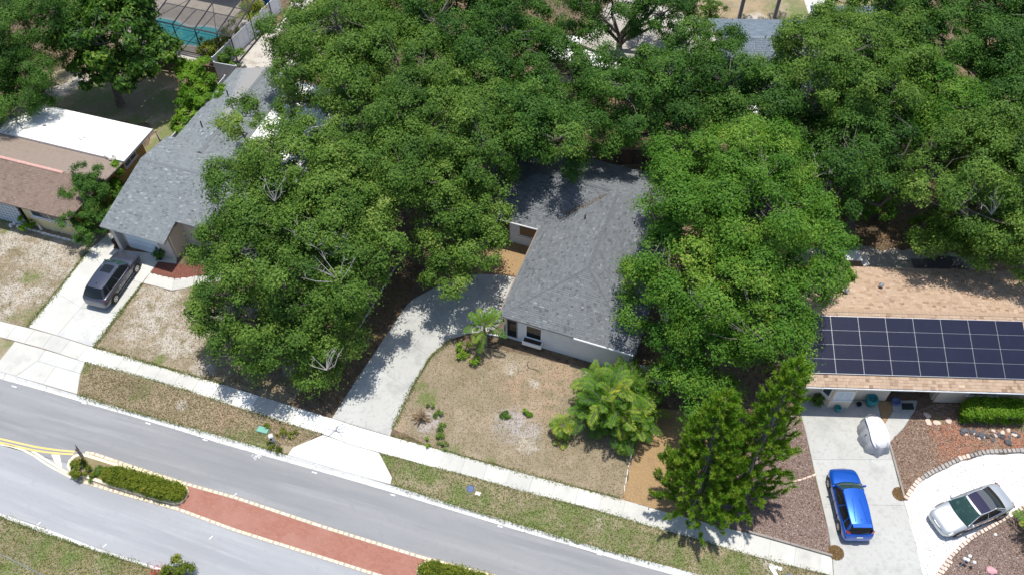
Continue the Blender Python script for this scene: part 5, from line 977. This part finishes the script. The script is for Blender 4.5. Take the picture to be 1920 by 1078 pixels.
# ------------------------------------------------------------------ cars
def car(name, label, loc, heading, L, Wd, st, gh, wb, wr, paint_m, roof_m=None, rear='hatch', xo=0., chrome=False, sunroof=False):
    """st: stations (x/L, width factor, z bottom, z shoulder, z deck); gh: greenhouse (front base x, front top x, rear top x, rear base x, belt z front, belt z rear, roof z, half width belt, half width roof)"""
    c = thing(name, label, 'car', (loc[0], loc[1], .034), heading); w = Wd / 2
    body = MB(); rings = []; n = 0
    for fx, fw, zb, zs, zd in st:
        x = fx * L; hw = w * fw; half = [(0, zb), (hw * .78, zb), (hw * .95, zb + .07), (hw, zb + (zs - zb) * .45), (hw * .985, zs - .03), (hw * .94, zs + (zd - zs) * .35), (hw * .72, zs + (zd - zs) * .85), (0, zd)]
        ring = [(x, y, z) for y, z in half] + [(x, -y, z) for y, z in half[-2:0:-1]]; rings.append(ring); n = len(ring)
    fs = [tuple(range(n))]
    for i in range(len(rings) - 1):
        for k in range(n): fs.append((i * n + k, (i + 1) * n + k, (i + 1) * n + (k + 1) % n, i * n + (k + 1) % n))
    fs.append(tuple(range((len(rings) - 1) * n, len(rings) * n))[::-1])
    body.add([p for r in rings for p in r], fs); bo = body.build('body', paint_m, c, smooth=True, sub=2, fix=True)
    fb, ft, rt, rb, zf, zr, zt, hb, hr = gh; bow = .10
    def wsh(u, v, off=0.):
        s = u * 2 - 1; y0, y1 = s * hb, s * hr; x0 = fb - bow * 1.4 * s * s; x1 = ft - bow * .6 * s * s; t = v; bul = .05 * math.sin(math.pi * t)
        return (x0 + (x1 - x0) * t + bul * .5 + off, y0 + (y1 - y0) * t, zf + (zt - zf) * t + bul * .4 - .015 * s * s * t + off)
    MB().grid(wsh, 8, 5).build('windshield', 'windshield', c, smooth=True)
    def rwn(u, v):
        s = u * 2 - 1; y0, y1 = s * hb * .93, s * hr * .96; x0 = rb + bow * s * s; x1 = rt + bow * .6 * s * s; bul = .04 * math.sin(math.pi * v)
        return (x0 + (x1 - x0) * v - bul * .6, y0 + (y1 - y0) * v, zr + (zt - .02 - zr) * v + bul * .4 - .015 * s * s * v)
    MB().grid(rwn, 8, 5).build('rear_window', 'car_glass', c, smooth=True)
    def rf(u, v):
        s = u * 2 - 1; x0 = ft - bow * .6 * s * s; x1 = rt + bow * .6 * s * s; x = x0 + (x1 - x0) * v
        return (x, s * hr * (1 - .05 * (2 * v - 1) ** 2), zt + .045 * (1 - s * s) * .6 + .04 * math.sin(math.pi * v) - .015 * s * s)
    if roof_m == 'split':      # a bar of paint, then dark glass to the rear
        MB().grid(lambda u, v: rf(u, v * .10), 8, 2).build('roof_bar', paint_m, c, smooth=True)
        MB().grid(lambda u, v: rf(u, .10 + v * .52), 8, 4).build('glass_roof', 'glass_roof', c, smooth=True); MB().grid(lambda u, v: rf(u, .62 + v * .38), 8, 4).build('roof', 'roof_grey', c, smooth=True)
    else: MB().grid(rf, 8, 8).build('roof', paint_m, c, smooth=True)
    if sunroof: MB().grid(lambda u, v: tuple(np.array(rf(.18 + .64 * u, .10 + .30 * v)) + (0, 0, .006)), 6, 4).build('sunroof', 'car_glass', c, smooth=True)
    for sg in (-1, 1):
        def sidef(u, v):
            a = np.array(wsh(1 if sg > 0 else 0, v)); b = np.array(rwn(1 if sg > 0 else 0, v)); q = a + (b - a) * u; return (q[0], q[1] + sg * (.02 + .05 * math.sin(math.pi * u) * (1 - v)), q[2])
        cuts = (.03, .46, .80, .96) if rear != 'sedan' else (.03, .5, .9)
        for u0, u1 in zip(cuts, cuts[1:]): MB().grid(lambda u, v: sidef(u0 + .015 + (u1 - u0 - .03) * u, .04 + .86 * v), 4, 3).build('side_window', 'car_glass', c, smooth=True)
        MB().grid(lambda u, v: tuple(np.array(sidef(u, -.02 + 1.04 * v)) - (0, sg * .012, 0)), 8, 3).build('pillar', paint_m, c, smooth=True)
        MB().tube([tuple(np.array(wsh(1 if sg > 0 else 0, v)) + (0, 0, .004)) for v in np.linspace(0, 1, 6)], .028, 6).build('windshield_pillar', paint_m, c, smooth=True)
        MB().tube([tuple(np.array(rwn(1 if sg > 0 else 0, v)) + (0, 0, .004)) for v in np.linspace(0, 1, 6)], .035, 6).build('rear_pillar', paint_m, c, smooth=True)
        MB().tube([rf(1 if sg > 0 else 0, v) for v in np.linspace(0, 1, 8)], .028, 6).build('roof_edge', paint_m, c, smooth=True)
        if chrome: MB().tube([tuple(np.array(sidef(u, -.01)) + (0, sg * .012, 0)) for u in np.linspace(0.02, .98, 8)], .014, 5).build('window_trim', 'chrome', c)
        m0 = np.array(wsh(1 if sg > 0 else 0, .12)) + (-.12, sg * .12, .03)
        mi = MB(); mi.lathe((0, 0, 0), [(.02, -.09), (.075, -.07), (.09, 0), (.075, .06), (.02, .08)], 10); mi.v = [(m0[0] + x * .7, m0[1] + y * 1.25, m0[2] + z) for x, y, z in mi.v]; mi.tube([tuple(m0), tuple(m0 - (0, sg * .13, .06))], .025, 5); mi.build('mirror', paint_m, c, smooth=True)
        for k, xw in enumerate((wb / 2 + xo, -wb / 2 + xo)):
            ar = MB(); q = 20
            def disc(mb, r, y0, y1, r1=None):
                r1 = r if r1 is None else r1
                mb.add([(xw + r * math.cos(6.2832 * i / q), sg * y0, wr + r * math.sin(6.2832 * i / q)) for i in range(q)] + [(xw + r1 * math.cos(6.2832 * i / q), sg * y1, wr + r1 * math.sin(6.2832 * i / q)) for i in range(q)], [tuple(range(q)), tuple(range(2 * q - 1, q - 1, -1))] + [(i, (i + 1) % q, (i + 1) % q + q, i + q) for i in range(q)])
            disc(ar, wr + .06, w - .25, w + .004); ar.v = [(x, y, max(z, .2)) for x, y, z in ar.v]; ar.build('wheel_arch', 'black', c, fix=True)
            ty = MB(); disc(ty, wr, w - .22, w + .012, wr * .97); to = ty.build('wheel', 'rubber', c, fix=True)
            ri = MB(); disc(ri, wr * .66, w, w + .018, wr * .6); ro = ri.build('rim', 'rim', to, fix=True)
            for i in range(5):
                a = 6.2832 * (i + .5) / 5; MB().box((xw + wr * .40 * math.cos(a), sg * (w + .017), wr + wr * .40 * math.sin(a)), (.07, .008, .07), 0).build('spoke_gap', 'black', ro)
        fxx = .455 * L; hl = MB(); hl.grid(lambda u, v: (fxx + .06 - .22 * v - .10 * u, sg * (w * (.50 + .40 * u)), .60 + .115 * v + .012), 4, 3); hl.build('headlight', 'lamp_clear', c, smooth=True)
        for f in ((.15, -.12) if rear != 'sedan' else (.02,)): MB().box((f * L, sg * (w + .012), .80), (.17, .02, .03)).build('door_handle', paint_m if not chrome else 'chrome', c, bevel=.005)
        for f in ((.22, .02, -.17)): MB().box((f * L, sg * (w + .001), .58), (.012, .012, .46)).build('door_seam', 'black', c)
        MB().box((0, sg * (w - .02), .30), (wb - 2.2 * wr, .07, .10)).build('sill', 'plastic_grey', c, bevel=.02)
    MB().grid(lambda u, v: (.492 * L - .025 * (2 * u - 1) ** 2 + .012, (2 * u - 1) * w * .45, .48 + .10 * v), 6, 2).build('grille', 'black', c)
    return c
MT['glass_roof'] = mat('tinted_roof_glass', (.025, .02, .05), .05, spec=.7, coat=.5); MT['roof_grey'] = mat('grey_roof_glass', (.10, .105, .11), .12, spec=.6, coat=.5)
HAT = [(-.5, .72, .30, .50, .56), (-.492, .86, .24, .66, .80), (-.47, .94, .22, .86, .94), (-.42, .985, .20, .90, .97), (-.30, 1, .19, .89, .96), (0, 1, .18, .86, .93), (.20, 1, .18, .82, .93), (.30, .995, .19, .78, .92), (.38, .97, .20, .72, .86), (.44, .92, .21, .66, .78), (.48, .82, .23, .58, .66), (.5, .66, .27, .48, .54)]
SED = [(-.5, .66, .28, .52, .60), (-.49, .80, .23, .72, .82), (-.45, .90, .21, .84, .95), (-.38, .96, .20, .86, .99), (-.28, 1, .19, .86, .98), (0, 1, .18, .83, .92), (.18, 1, .18, .79, .92), (.30, .99, .19, .74, .89), (.39, .95, .20, .69, .81), (.45, .87, .21, .62, .71), (.485, .74, .23, .55, .60), (.5, .58, .27, .47, .50)]
SUV = [(x, f, zb + .06, zs + .14, zd + .15) for x, f, zb, zs, zd in HAT]
p0, p1 = P(220, 566), P(259, 510); hd = math.atan2(p1[1] - p0[1], p1[0] - p0[0]); w = 1.86; mx, my = (p0[0] + p1[0]) / 2, (p0[1] + p1[1]) / 2
c = car('grey_car', 'dark grey sport utility car parked on the left driveway', (mx - math.sin(hd) * (w / 2 - .05), my + math.cos(hd) * (w / 2 - .05)), hd, 4.62, w, SUV, (1.22, .52, -1.72, -2.14, 1.06, 1.13, 1.62, .80, .60), 2.70, .345, 'car_grey', rear='suv', chrome=True, sunroof=True)
for sg in (-1, 1): MB().grid(lambda u, v: (-.468 * 4.62 - .02 - .02 * v + .14 * u, sg * (.60 + .30 * u), .90 + .16 * v), 4, 2).build('tail_light', 'lamp_red', c)
MB().tube([(-2.27, y, .80 - .0 * y) for y in (-.6, 0, .6)], .03, 6).build('rear_chrome_bar', 'chrome', c); MB().lathe((-1.35, 0, 1.68), [(.03, -.02), (.02, .05), (.008, .09)], 8).build('aerial', 'black', c)
p0, p1 = P(1570, 992), P(1551, 910); hd = math.atan2(p1[1] - p0[1], p1[0] - p0[0]); w = 1.74; mx, my = (p0[0] + p1[0]) / 2, (p0[1] + p1[1]) / 2
c = car('blue_car', 'bright blue hatchback parked on the right driveway', (mx + math.sin(hd) * (w / 2 - .05), my - math.cos(hd) * (w / 2 - .05)), hd, 4.28, w, HAT, (1.12, .44, -1.70, -2.02, .93, .99, 1.50, .78, .58), 2.60, .31, 'car_blue', rear='hatch')
for sg in (-1, 1): MB().grid(lambda u, v: (-.46 * 4.28 - .07 + .05 * v + .12 * u, sg * (.58 + .22 * u), .96 + .20 * v), 4, 3).build('tail_light', 'lamp_red', c, smooth=True)
MB().box((-2.135, 0, .72), (.03, .34, .12)).build('number_plate', 'plate', c); MB().box((-1.78, 0, 1.535), (.22, 1.05, .03)).build('rear_spoiler', 'car_blue', c, bevel=.012)
for y in (-.28, .28): MB().tube([(-1.55, y * 1.2, 1.575), (-.2, y * .7, 1.585)], .008, 5).build('roof_crease', 'car_blue', c)
MB().lathe((-1.45, 0, 1.56), [(.025, -.02), (.012, .06)], 8).build('aerial', 'black', c)
q0, q1 = P(1857, 973), P(1804, 995); hd = math.atan2(q1[1] - q0[1], q1[0] - q0[0]); cc = P(1826, 950, .95)
c = car('silver_car', 'silver coupe with dark glass roof parked on the white gravel', cc, hd, 4.78, 1.82, SED, (1.18, .36, -.90, -1.66, .92, .98, 1.38, .82, .64), 2.75, .325, 'car_silver', 'split', 'sedan', chrome=True)
for sg in (-1, 1): MB().grid(lambda u, v: (-.478 * 4.78 + .10 * u, sg * (.52 + .30 * u), .74 + .13 * v), 4, 2).build('tail_light', 'lamp_red', c)
MB().tube([(2.33 - .12 * (y / .6) ** 2, y, .56) for y in np.linspace(-.6, .6, 7)], .03, 6).build('front_chrome_bar', 'chrome', c)

# ------------------------------------------------------------------ small things
# motorcycle under a cloth cover
t = thing('covered_motorcycle', 'motorcycle under a silver cloth cover on the right driveway', 'motorcycle', P(1634, 822), R(100))
LN = 2.4
def cov(u, v):
    a = u * 2 * math.pi; s = math.cos(a); x = s * LN / 2 * (1 - .10 * v); hw = (.84 - .16 * s) * (1 - .45 * v ** 2.2); y = math.sin(a) * hw; top = .98 + .22 * math.sin((x + .5) * 1.8) * v
    f = .035 * math.sin(a * 9) * (1 - v) + .02 * math.sin(a * 17 + 2) * (1 - v); rr = 1 + f * 2
    return (x * rr, y * rr, .04 + top * v ** .8)
MB().grid(cov, 72, 10).build('cover', 'cover_grey', t, smooth=True)
def cov2(u, v):
    s = v * 2 - 1; x = (u * 2 - 1) * LN / 2 * .90; hw = (.84 - .16 * (u * 2 - 1)) * .62 * math.sqrt(max(0, 1 - (u * 2 - 1) ** 4)) + .02
    return (x, s * hw, 1.02 + .22 * math.sin((x + .5) * 1.8) + .05 * (1 - s * s) - (.35 * (abs(2 * u - 1)) ** 6))
MB().grid(cov2, 30, 10).build('cover_top', 'cover_cloth', t, smooth=True)
MB().tube([(-.1, .1, .9), (-.1, .74, .88)], .03, 6).build('handlebar', 'black', t)
# planters, mats and pots at the door of the tan house
def pot(label, px, r, hgt, m, plant=None):
    t = thing('flower_pot', label, 'pot', (P(*px)[0], P(*px)[1], .034)); MB().lathe((0, 0, 0), [(r * .6, 0), (r * .9, hgt * .4), (r, hgt * .8), (r * .8, hgt), (r * .68, hgt * .95), (r * .6, hgt * .7)], 18).build('pot', m, t, smooth=True)
    if plant:
        C = rng.normal(size=(26, 3)) * (r * .9, r * .9, r * .5) + (0, 0, hgt + r * .9); q, ti = foliage(C, np.zeros(26), .14, 26, .16, .05); quadmesh('leaves', q, ti, plant, t)
pot('large teal glazed urn by the tan house wall', (1630, 757), .38, .72, 'teal'); pot('small turquoise pot before the bay window', (1569, 769), .2, .36, 'teal'); pot('leafy pot plant left of the bay window', (1531, 757), .2, .3, 'black', 'lf_oak'); pot('small black pot right of the bay window', (1609, 760), .16, .26, 'black'); pot('blue round planter beside the front step', (1678, 755), .3, .22, 'lid_blue')
o = MB().prism(poly([(1691, 768), (1714, 768), (1711, 756), (1690, 756)]), .036, .055).build('door_mat', 'mat_green'); tag(o, 'dark green door mat before the tan house entrance', 'mat')
pot('dark pot beside the pier of the pale blue garage', (221, 462), .24, .7, 'black'); pot('dark pot plant at the right of the blue garage door', (301, 486), .22, .4, 'black', 'lf_oak_dark')
# edging stones
def edging(name, label, px, m, w, d, hgt, step, alt=None, z=0., jit=.25):
    a, s = arclen(poly(px)); t = thing(name, label, 'edging', (a[0][0], a[0][1], 0)); k = int(s[-1] / step); base = None
    for i in range(k + 1):
        p = at_len(a, s, i * step); tg = at_len(a, s, min(i * step + .1, s[-1])) - at_len(a, s, max(i * step - .1, 0)); rz = math.atan2(tg[1], tg[0]) + random.gauss(0, jit * .3)
        mm = alt(i, k) if alt else m; f = random.uniform(.85, 1.12); mb = MB().box((0, 0, 0), (w * f, d * random.uniform(.85, 1.1), hgt), 0, .86)
        o = mb.build('stone', mm, t, bevel=.02); o.location = (p[0] - a[0][0], p[1] - a[0][1], z + hgt / 2 - .03); o.rotation_euler = (random.gauss(0, .06), random.gauss(0, .06), rz)
    return t
edging('garden_edging', 'curved row of grey edging stones above the white gravel', [(1698, 934), (1706, 921), (1720, 902), (1742, 888), (1767, 876), (1800, 860), (1846, 848), (1920, 845), (1990, 845)], 'stone_grey', .24, .30, .2, .26, lambda i, k: 'stone_pink' if (i < 7 or 17 < i < 21) else 'stone_grey')
edging('garden_edging', 'row of pale pink edging blocks below the silver car', [(1757, 1078), (1764, 1068), (1772, 1058), (1782, 1044), (1800, 1026), (1819, 1010), (1842, 996), (1866, 983), (1890, 970), (1915, 953), (1960, 930)], 'stone_pink', .24, .22, .18, .27)
edging('garden_edging', 'second short row of pink blocks at the bottom of the bed', [(1752, 1092), (1760, 1082), (1768, 1072), (1776, 1062), (1783, 1053)], 'stone_pink', .22, .2, .16, .27)
edging('garden_edging', 'broken line of white edging stones in the oak shade by the driveway', [(669, 622), (690, 588), (712, 552), (730, 520), (748, 492)], 'stone_white', .42, .10, .1, .47)
edging('garden_edging', 'thin white edging between lawn and orange mulch', [(1192, 814), (1186, 845), (1178, 877), (1173, 905), (1168, 930)], 'stone_white', .5, .06, .08, .52)
edging('garden_edging', 'white block edging before the flower bed of the brown house', [(38, 425), (60, 432), (80, 438), (110, 446), (135, 452), (150, 456)], 'stone_white', .4, .16, .16, .42)
edging('garden_edging', 'low concrete edging along the red mulch bed', [(281, 513), (300, 518), (327, 524), (350, 522), (377, 518)], 'stone_white', .4, .08, .08, .42)
edging('garden_edging', 'curved pale edging crossing the pebble bed', [(1452, 908), (1470, 906), (1487, 903), (1508, 897), (1527, 890)], 'stone_pink', .3, .14, .08, .31)
def plank(name, label, a, b, w, hgt, m):
    A, B = np.array(P2(*a)), np.array(P2(*b)); c = (A + B) / 2; d = B - A; t = thing(name, label, 'edging', (c[0], c[1], 0), math.atan2(d[1], d[0])); L = np.linalg.norm(d); k = max(1, round(L / 2.4))
    for i in range(k): MB().box(((i + .5) * L / k - L / 2, 0, hgt / 2 - .02), (L / k - .02, w, hgt)).build('timber', m, t, bevel=.008)
plank('timber_edging', 'timber edging between pebble bed and pavement', (1403, 997), (1560, 1042), .12, .16, 'wood_grey'); plank('timber_edging', 'timber edging on the right side of the right driveway', (1667, 832), (1695, 934), .12, .16, 'wood_grey')
# rocks
def rock(label, px, r, m, group=None, flat=.6):
    mb = MB(); bm = bmesh.new(); bmesh.ops.create_icosphere(bm, subdivisions=2, radius=1); k = rng.normal(size=3)
    for v in bm.verts: f = 1 + .22 * math.sin(3 * v.co.x + k[0] * 5) * math.cos(2.5 * v.co.y + k[1] * 5) + random.gauss(0, .05); v.co = Vector((v.co.x * r * f, v.co.y * r * f * .8, v.co.z * r * f * flat))
    me = bpy.data.meshes.new('rock'); bm.to_mesh(me); bm.free(); me.materials.append(MT[m]); o = link('rock', me); q = P(*px); o.location = (q[0], q[1], r * .25); o.rotation_euler = (0, 0, random.uniform(0, 6)); tag(o, label, 'rock', group)
for i in range(20): rock('dark rock in the scatter of stones above the red mulch', (1800 + i * 5.6 + random.gauss(0, 2), 811 + 9 * i / 20 + random.gauss(0, 4)), random.uniform(.12, .24), 'stone_dark', 'dark rocks above the red mulch')
for i in range(9): rock('pale rock in the scatter of stones above the red mulch', (1812 + i * 11 + random.gauss(0, 3), 816 + random.gauss(0, 4)), random.uniform(.10, .18), 'stone_pink', 'pale rocks above the red mulch')
for lab, x, y in (('flat pale stone nearest the shaded tan house wall', 1738, 779), ('flat pale stone nearest the garden path', 1740, 792), ('flat pale stone between two others in the brown mulch', 1756, 793), ('flat pale stone farthest right in the brown mulch', 1778, 789)): rock(lab, (x, y), .24, 'stone_pink', 'flat stones in the brown mulch', .25)
for lab, x, y in (('white garden stone in the middle before the block screen', 28, 420), ('white garden stone nearest the clipped bush', 35, 425), ('white garden stone farthest left by the block screen', 21, 424)): rock(lab, (x, y), .2, 'stone_white', 'white stones by the block screen')
rock('pink stone lying on the bed at the lower right', (1858, 1070), .28, 'rose', None, .5); rock('white stone in the lower right bed', (1866, 1002), .12, 'stone_white')
t = thing('garden_light', 'garden light of white globes on a stake in lower right bed', 'garden light', P(1795, 1066)); MB().tube([(0, 0, 0), (.35, .3, .5)], .02, 6).build('stake', 'alu', t)
for dx, dy in ((.3, .35), (.45, .28), (.62, .5), (.75, .15)):
    MB().lathe((dx, dy, .55), [(.02, -.1), (.08, -.07), (.11, 0), (.08, .07), (.02, .1)], 12).build('globe', 'trim_white', t, smooth=True); MB().tube([(.35, .3, .48), (dx, dy, .48)], .012, 5).build('arm', 'alu', t)
def statue(label, px):
    t = thing('garden_statue', label, 'statue', P(*px)); MB().lathe((0, 0, 0), [(.11, 0), (.12, .06), (.08, .1), (.10, .22), (.07, .34), (.04, .38)], 12).build('body', 'stone_white', t, smooth=True); MB().lathe((0, 0, .38), [(.03, 0), (.06, .04), (.065, .09), (.03, .14)], 10).build('head', 'stone_white', t, smooth=True)
statue('little white statue nearest the clipped bush', (78, 431)); statue('little white statue below the wide window', (102, 432)); statue('little white statue at the right of the flower bed', (118, 436))
# street furniture
t = thing('utility_pedestal', 'small white utility pedestal among weeds on the verge', 'pedestal', P(512, 828)); MB().box((0, 0, .35), (.22, .22, .7), .4, .9).build('post', 'trim_white', t, bevel=.01); MB().box((0, 0, .73), (.3, .3, .1), .4, .8).build('cap', 'stone_white', t, bevel=.02); MB().box((0, -.12, .5), (.12, .02, .16), .4).build('label_plate', 'black', t)
o = MB().box((*P2(493, 806), .04), (.75, .42, .1), R(-15), .92).build('utility_box', 'lid_green', None, bevel=.02); tag(o, 'flat green utility box lid on the verge', 'utility box')
o = MB().lathe((*P2(882, 916), 0), [(.22, 0), (.22, .03), (.18, .04)], 16).build('meter_lid', 'lid_blue'); tag(o, 'round blue meter lid in the verge', 'meter lid')
o = MB().box((*P2(896, 925), .02), (.34, .24, .05), R(-15), .9).build('meter_lid', 'stone_white', None, bevel=.01); tag(o, 'small white meter lid in the verge', 'meter lid')
t = thing('recycling_bin', 'blue recycling bin standing on the verge at the bottom', 'bin', P(1483, 1092)); MB().box((0, 0, .22), (.62, .42, .44), R(-18), 1.12).build('tub', 'navy', t, bevel=.02); MB().box((0, 0, .45), (.74, .52, .03), R(-18)).build('rim', 'lid_blue', t, bevel=.01)
for lab, a, b in (('white board lying crosswise on the verge', (1442, 1060), (1466, 1067)), ('white board lying lengthwise beside the blue bin', (1444, 1062), (1456, 1080))):
    A, B = np.array(P2(*a)), np.array(P2(*b)); c = (A + B) / 2; d = B - A; o = MB().box((c[0], c[1], .03 if 'cross' in lab else .06), (np.linalg.norm(d), .22, .025), math.atan2(d[1], d[0])).build('board', 'trim_white'); tag(o, lab, 'board')
t = thing('road_sign', 'brown backed road sign at the tip of the planted island', 'sign', P(163, 868, 0), R(-60)); MB().tube([(0, 0, -.1), (0, 0, 1.75)], .035, 8).build('post', 'sign_brown', t); MB().box((0, .05, 1.45), (.62, .03, .62)).build('sign_plate', 'sign_brown', t, bevel=.01); MB().box((0, .05, .82), (.5, .03, .5)).build('sign_plate', 'sign_brown', t, bevel=.01)
for s in (-.15, .15): MB().box((0, .025, 1.45 + s), (.5, .02, .04)).build('bracket', 'alu', t)
def wheelie(label, px, m, lid):
    t = thing('wheelie_bin', label, 'bin', P(*px), R(-20)); MB().box((0, 0, .5), (.55, .6, 1.), 0, 1.15).build('tub', m, t, bevel=.02); MB().box((0, 0, 1.04), (.68, .76, .08)).build('lid', lid, t, bevel=.02)
    for s in (-.26, .26): MB().tube([(s, .34, .12), (s + .04, .34, .12)], .1, 10).build('wheel', 'rubber', t)
wheelie('blue wheelie bin by the tall vinyl fence', (505, 14), 'binblue', 'binblue'); wheelie('dark grey wheelie bin left of the blue one', (482, 20), 'bingrey', 'bingrey'); wheelie('grey wheelie bin farthest left beside the pool cage', (465, 14), 'bingrey', 'bingrey')
# clutter behind the tan house
t = thing('storage_box', 'pale corrugated storage box behind the tan house', 'box', P(1575, 497), R(-4)); MB().box((0, 0, .5), (2.2, .8, 1.)).build('body', 'wood_grey', t); MB().box((0, 0, 1.04), (2.3, .9, .08)).build('lid', 'trim_white', t, bevel=.02)
for i in range(7): MB().box((-1 + i * .33, 0, 1.09), (.08, .86, .03)).build('ridge', 'trim_white', t)
t = thing('garden_chair', 'white garden chair behind the tan house', 'chair', P(1618, 500), R(20)); MB().box((0, 0, .42), (.5, .5, .05)).build('seat', 'trim_white', t); MB().box((0, .24, .7), (.5, .05, .5)).build('backrest', 'trim_white', t)
for a in (-.2, .2):
    for b in (-.2, .2): MB().box((a, b, .2), (.05, .05, .4)).build('leg', 'trim_white', t)
t = thing('tarpaulin_heap', 'dark tarpaulin covered heap behind the tan house', 'heap', P(1770, 505), R(-3))
MB().grid(lambda u, v: ((u - .5) * 4.2, (v - .5) * 1.7, max(0.02, 1.0 * math.sin(math.pi * u) ** .5 * math.sin(math.pi * v) ** .6 + .12 * math.sin(9 * u + 4 * v))), 20, 10).build('tarpaulin', 'bingrey', t, smooth=True)
# wires in front of the lower left verge
def wire(label, a, b, za, zb):
    A, B = np.array(P(*a, za)), np.array(P(*b, zb)); pts = [A + (B - A) * t_ - np.array((0, 0, 1.2 * math.sin(math.pi * t_))) for t_ in np.linspace(0, 1, 24)]; o = MB().tube([tuple(p) for p in pts], .016, 5).build('overhead_wire', 'alu'); tag(o, label, 'wire')
wire('upper overhead wire crossing the lower left verge', (-260, 905), (300, 1175), 8.5, 8.5); wire('lower overhead wire crossing the lower left corner', (-260, 990), (260, 1180), 8., 8.)
o = MB().tube([P(990, 678, .02), P(988, 684, .02), (P(992, 690, .02)), P(1002, 692, .02), P(1010, 696, .02)], .018, 6).build('garden_hose', 'black'); tag(o, 'thin dark hose lying on the lawn by the house', 'hose')
for lab, x, y in (('round brown mat of needles at the left foot of right driveway', 1567, 1036), ('round brown mat of needles beside the timber edging', 1687, 926)):
    n = 900; c = np.array(P(x, y)); a = rng.uniform(0, 6.28, n); r = .42 * np.sqrt(rng.random(n)); o = quadmesh('needle_mat', leaf_quads(np.c_[c[0] + r * np.cos(a), c[1] + r * np.sin(a), rng.uniform(.04, .07, n)], unit(rng.normal(size=(n, 3)) * .3 + (0, 0, 1)), .13, .03), rng.uniform(0, .6, n), 'lf_dry'); tag(o, lab, 'leaf litter', kind='stuff')
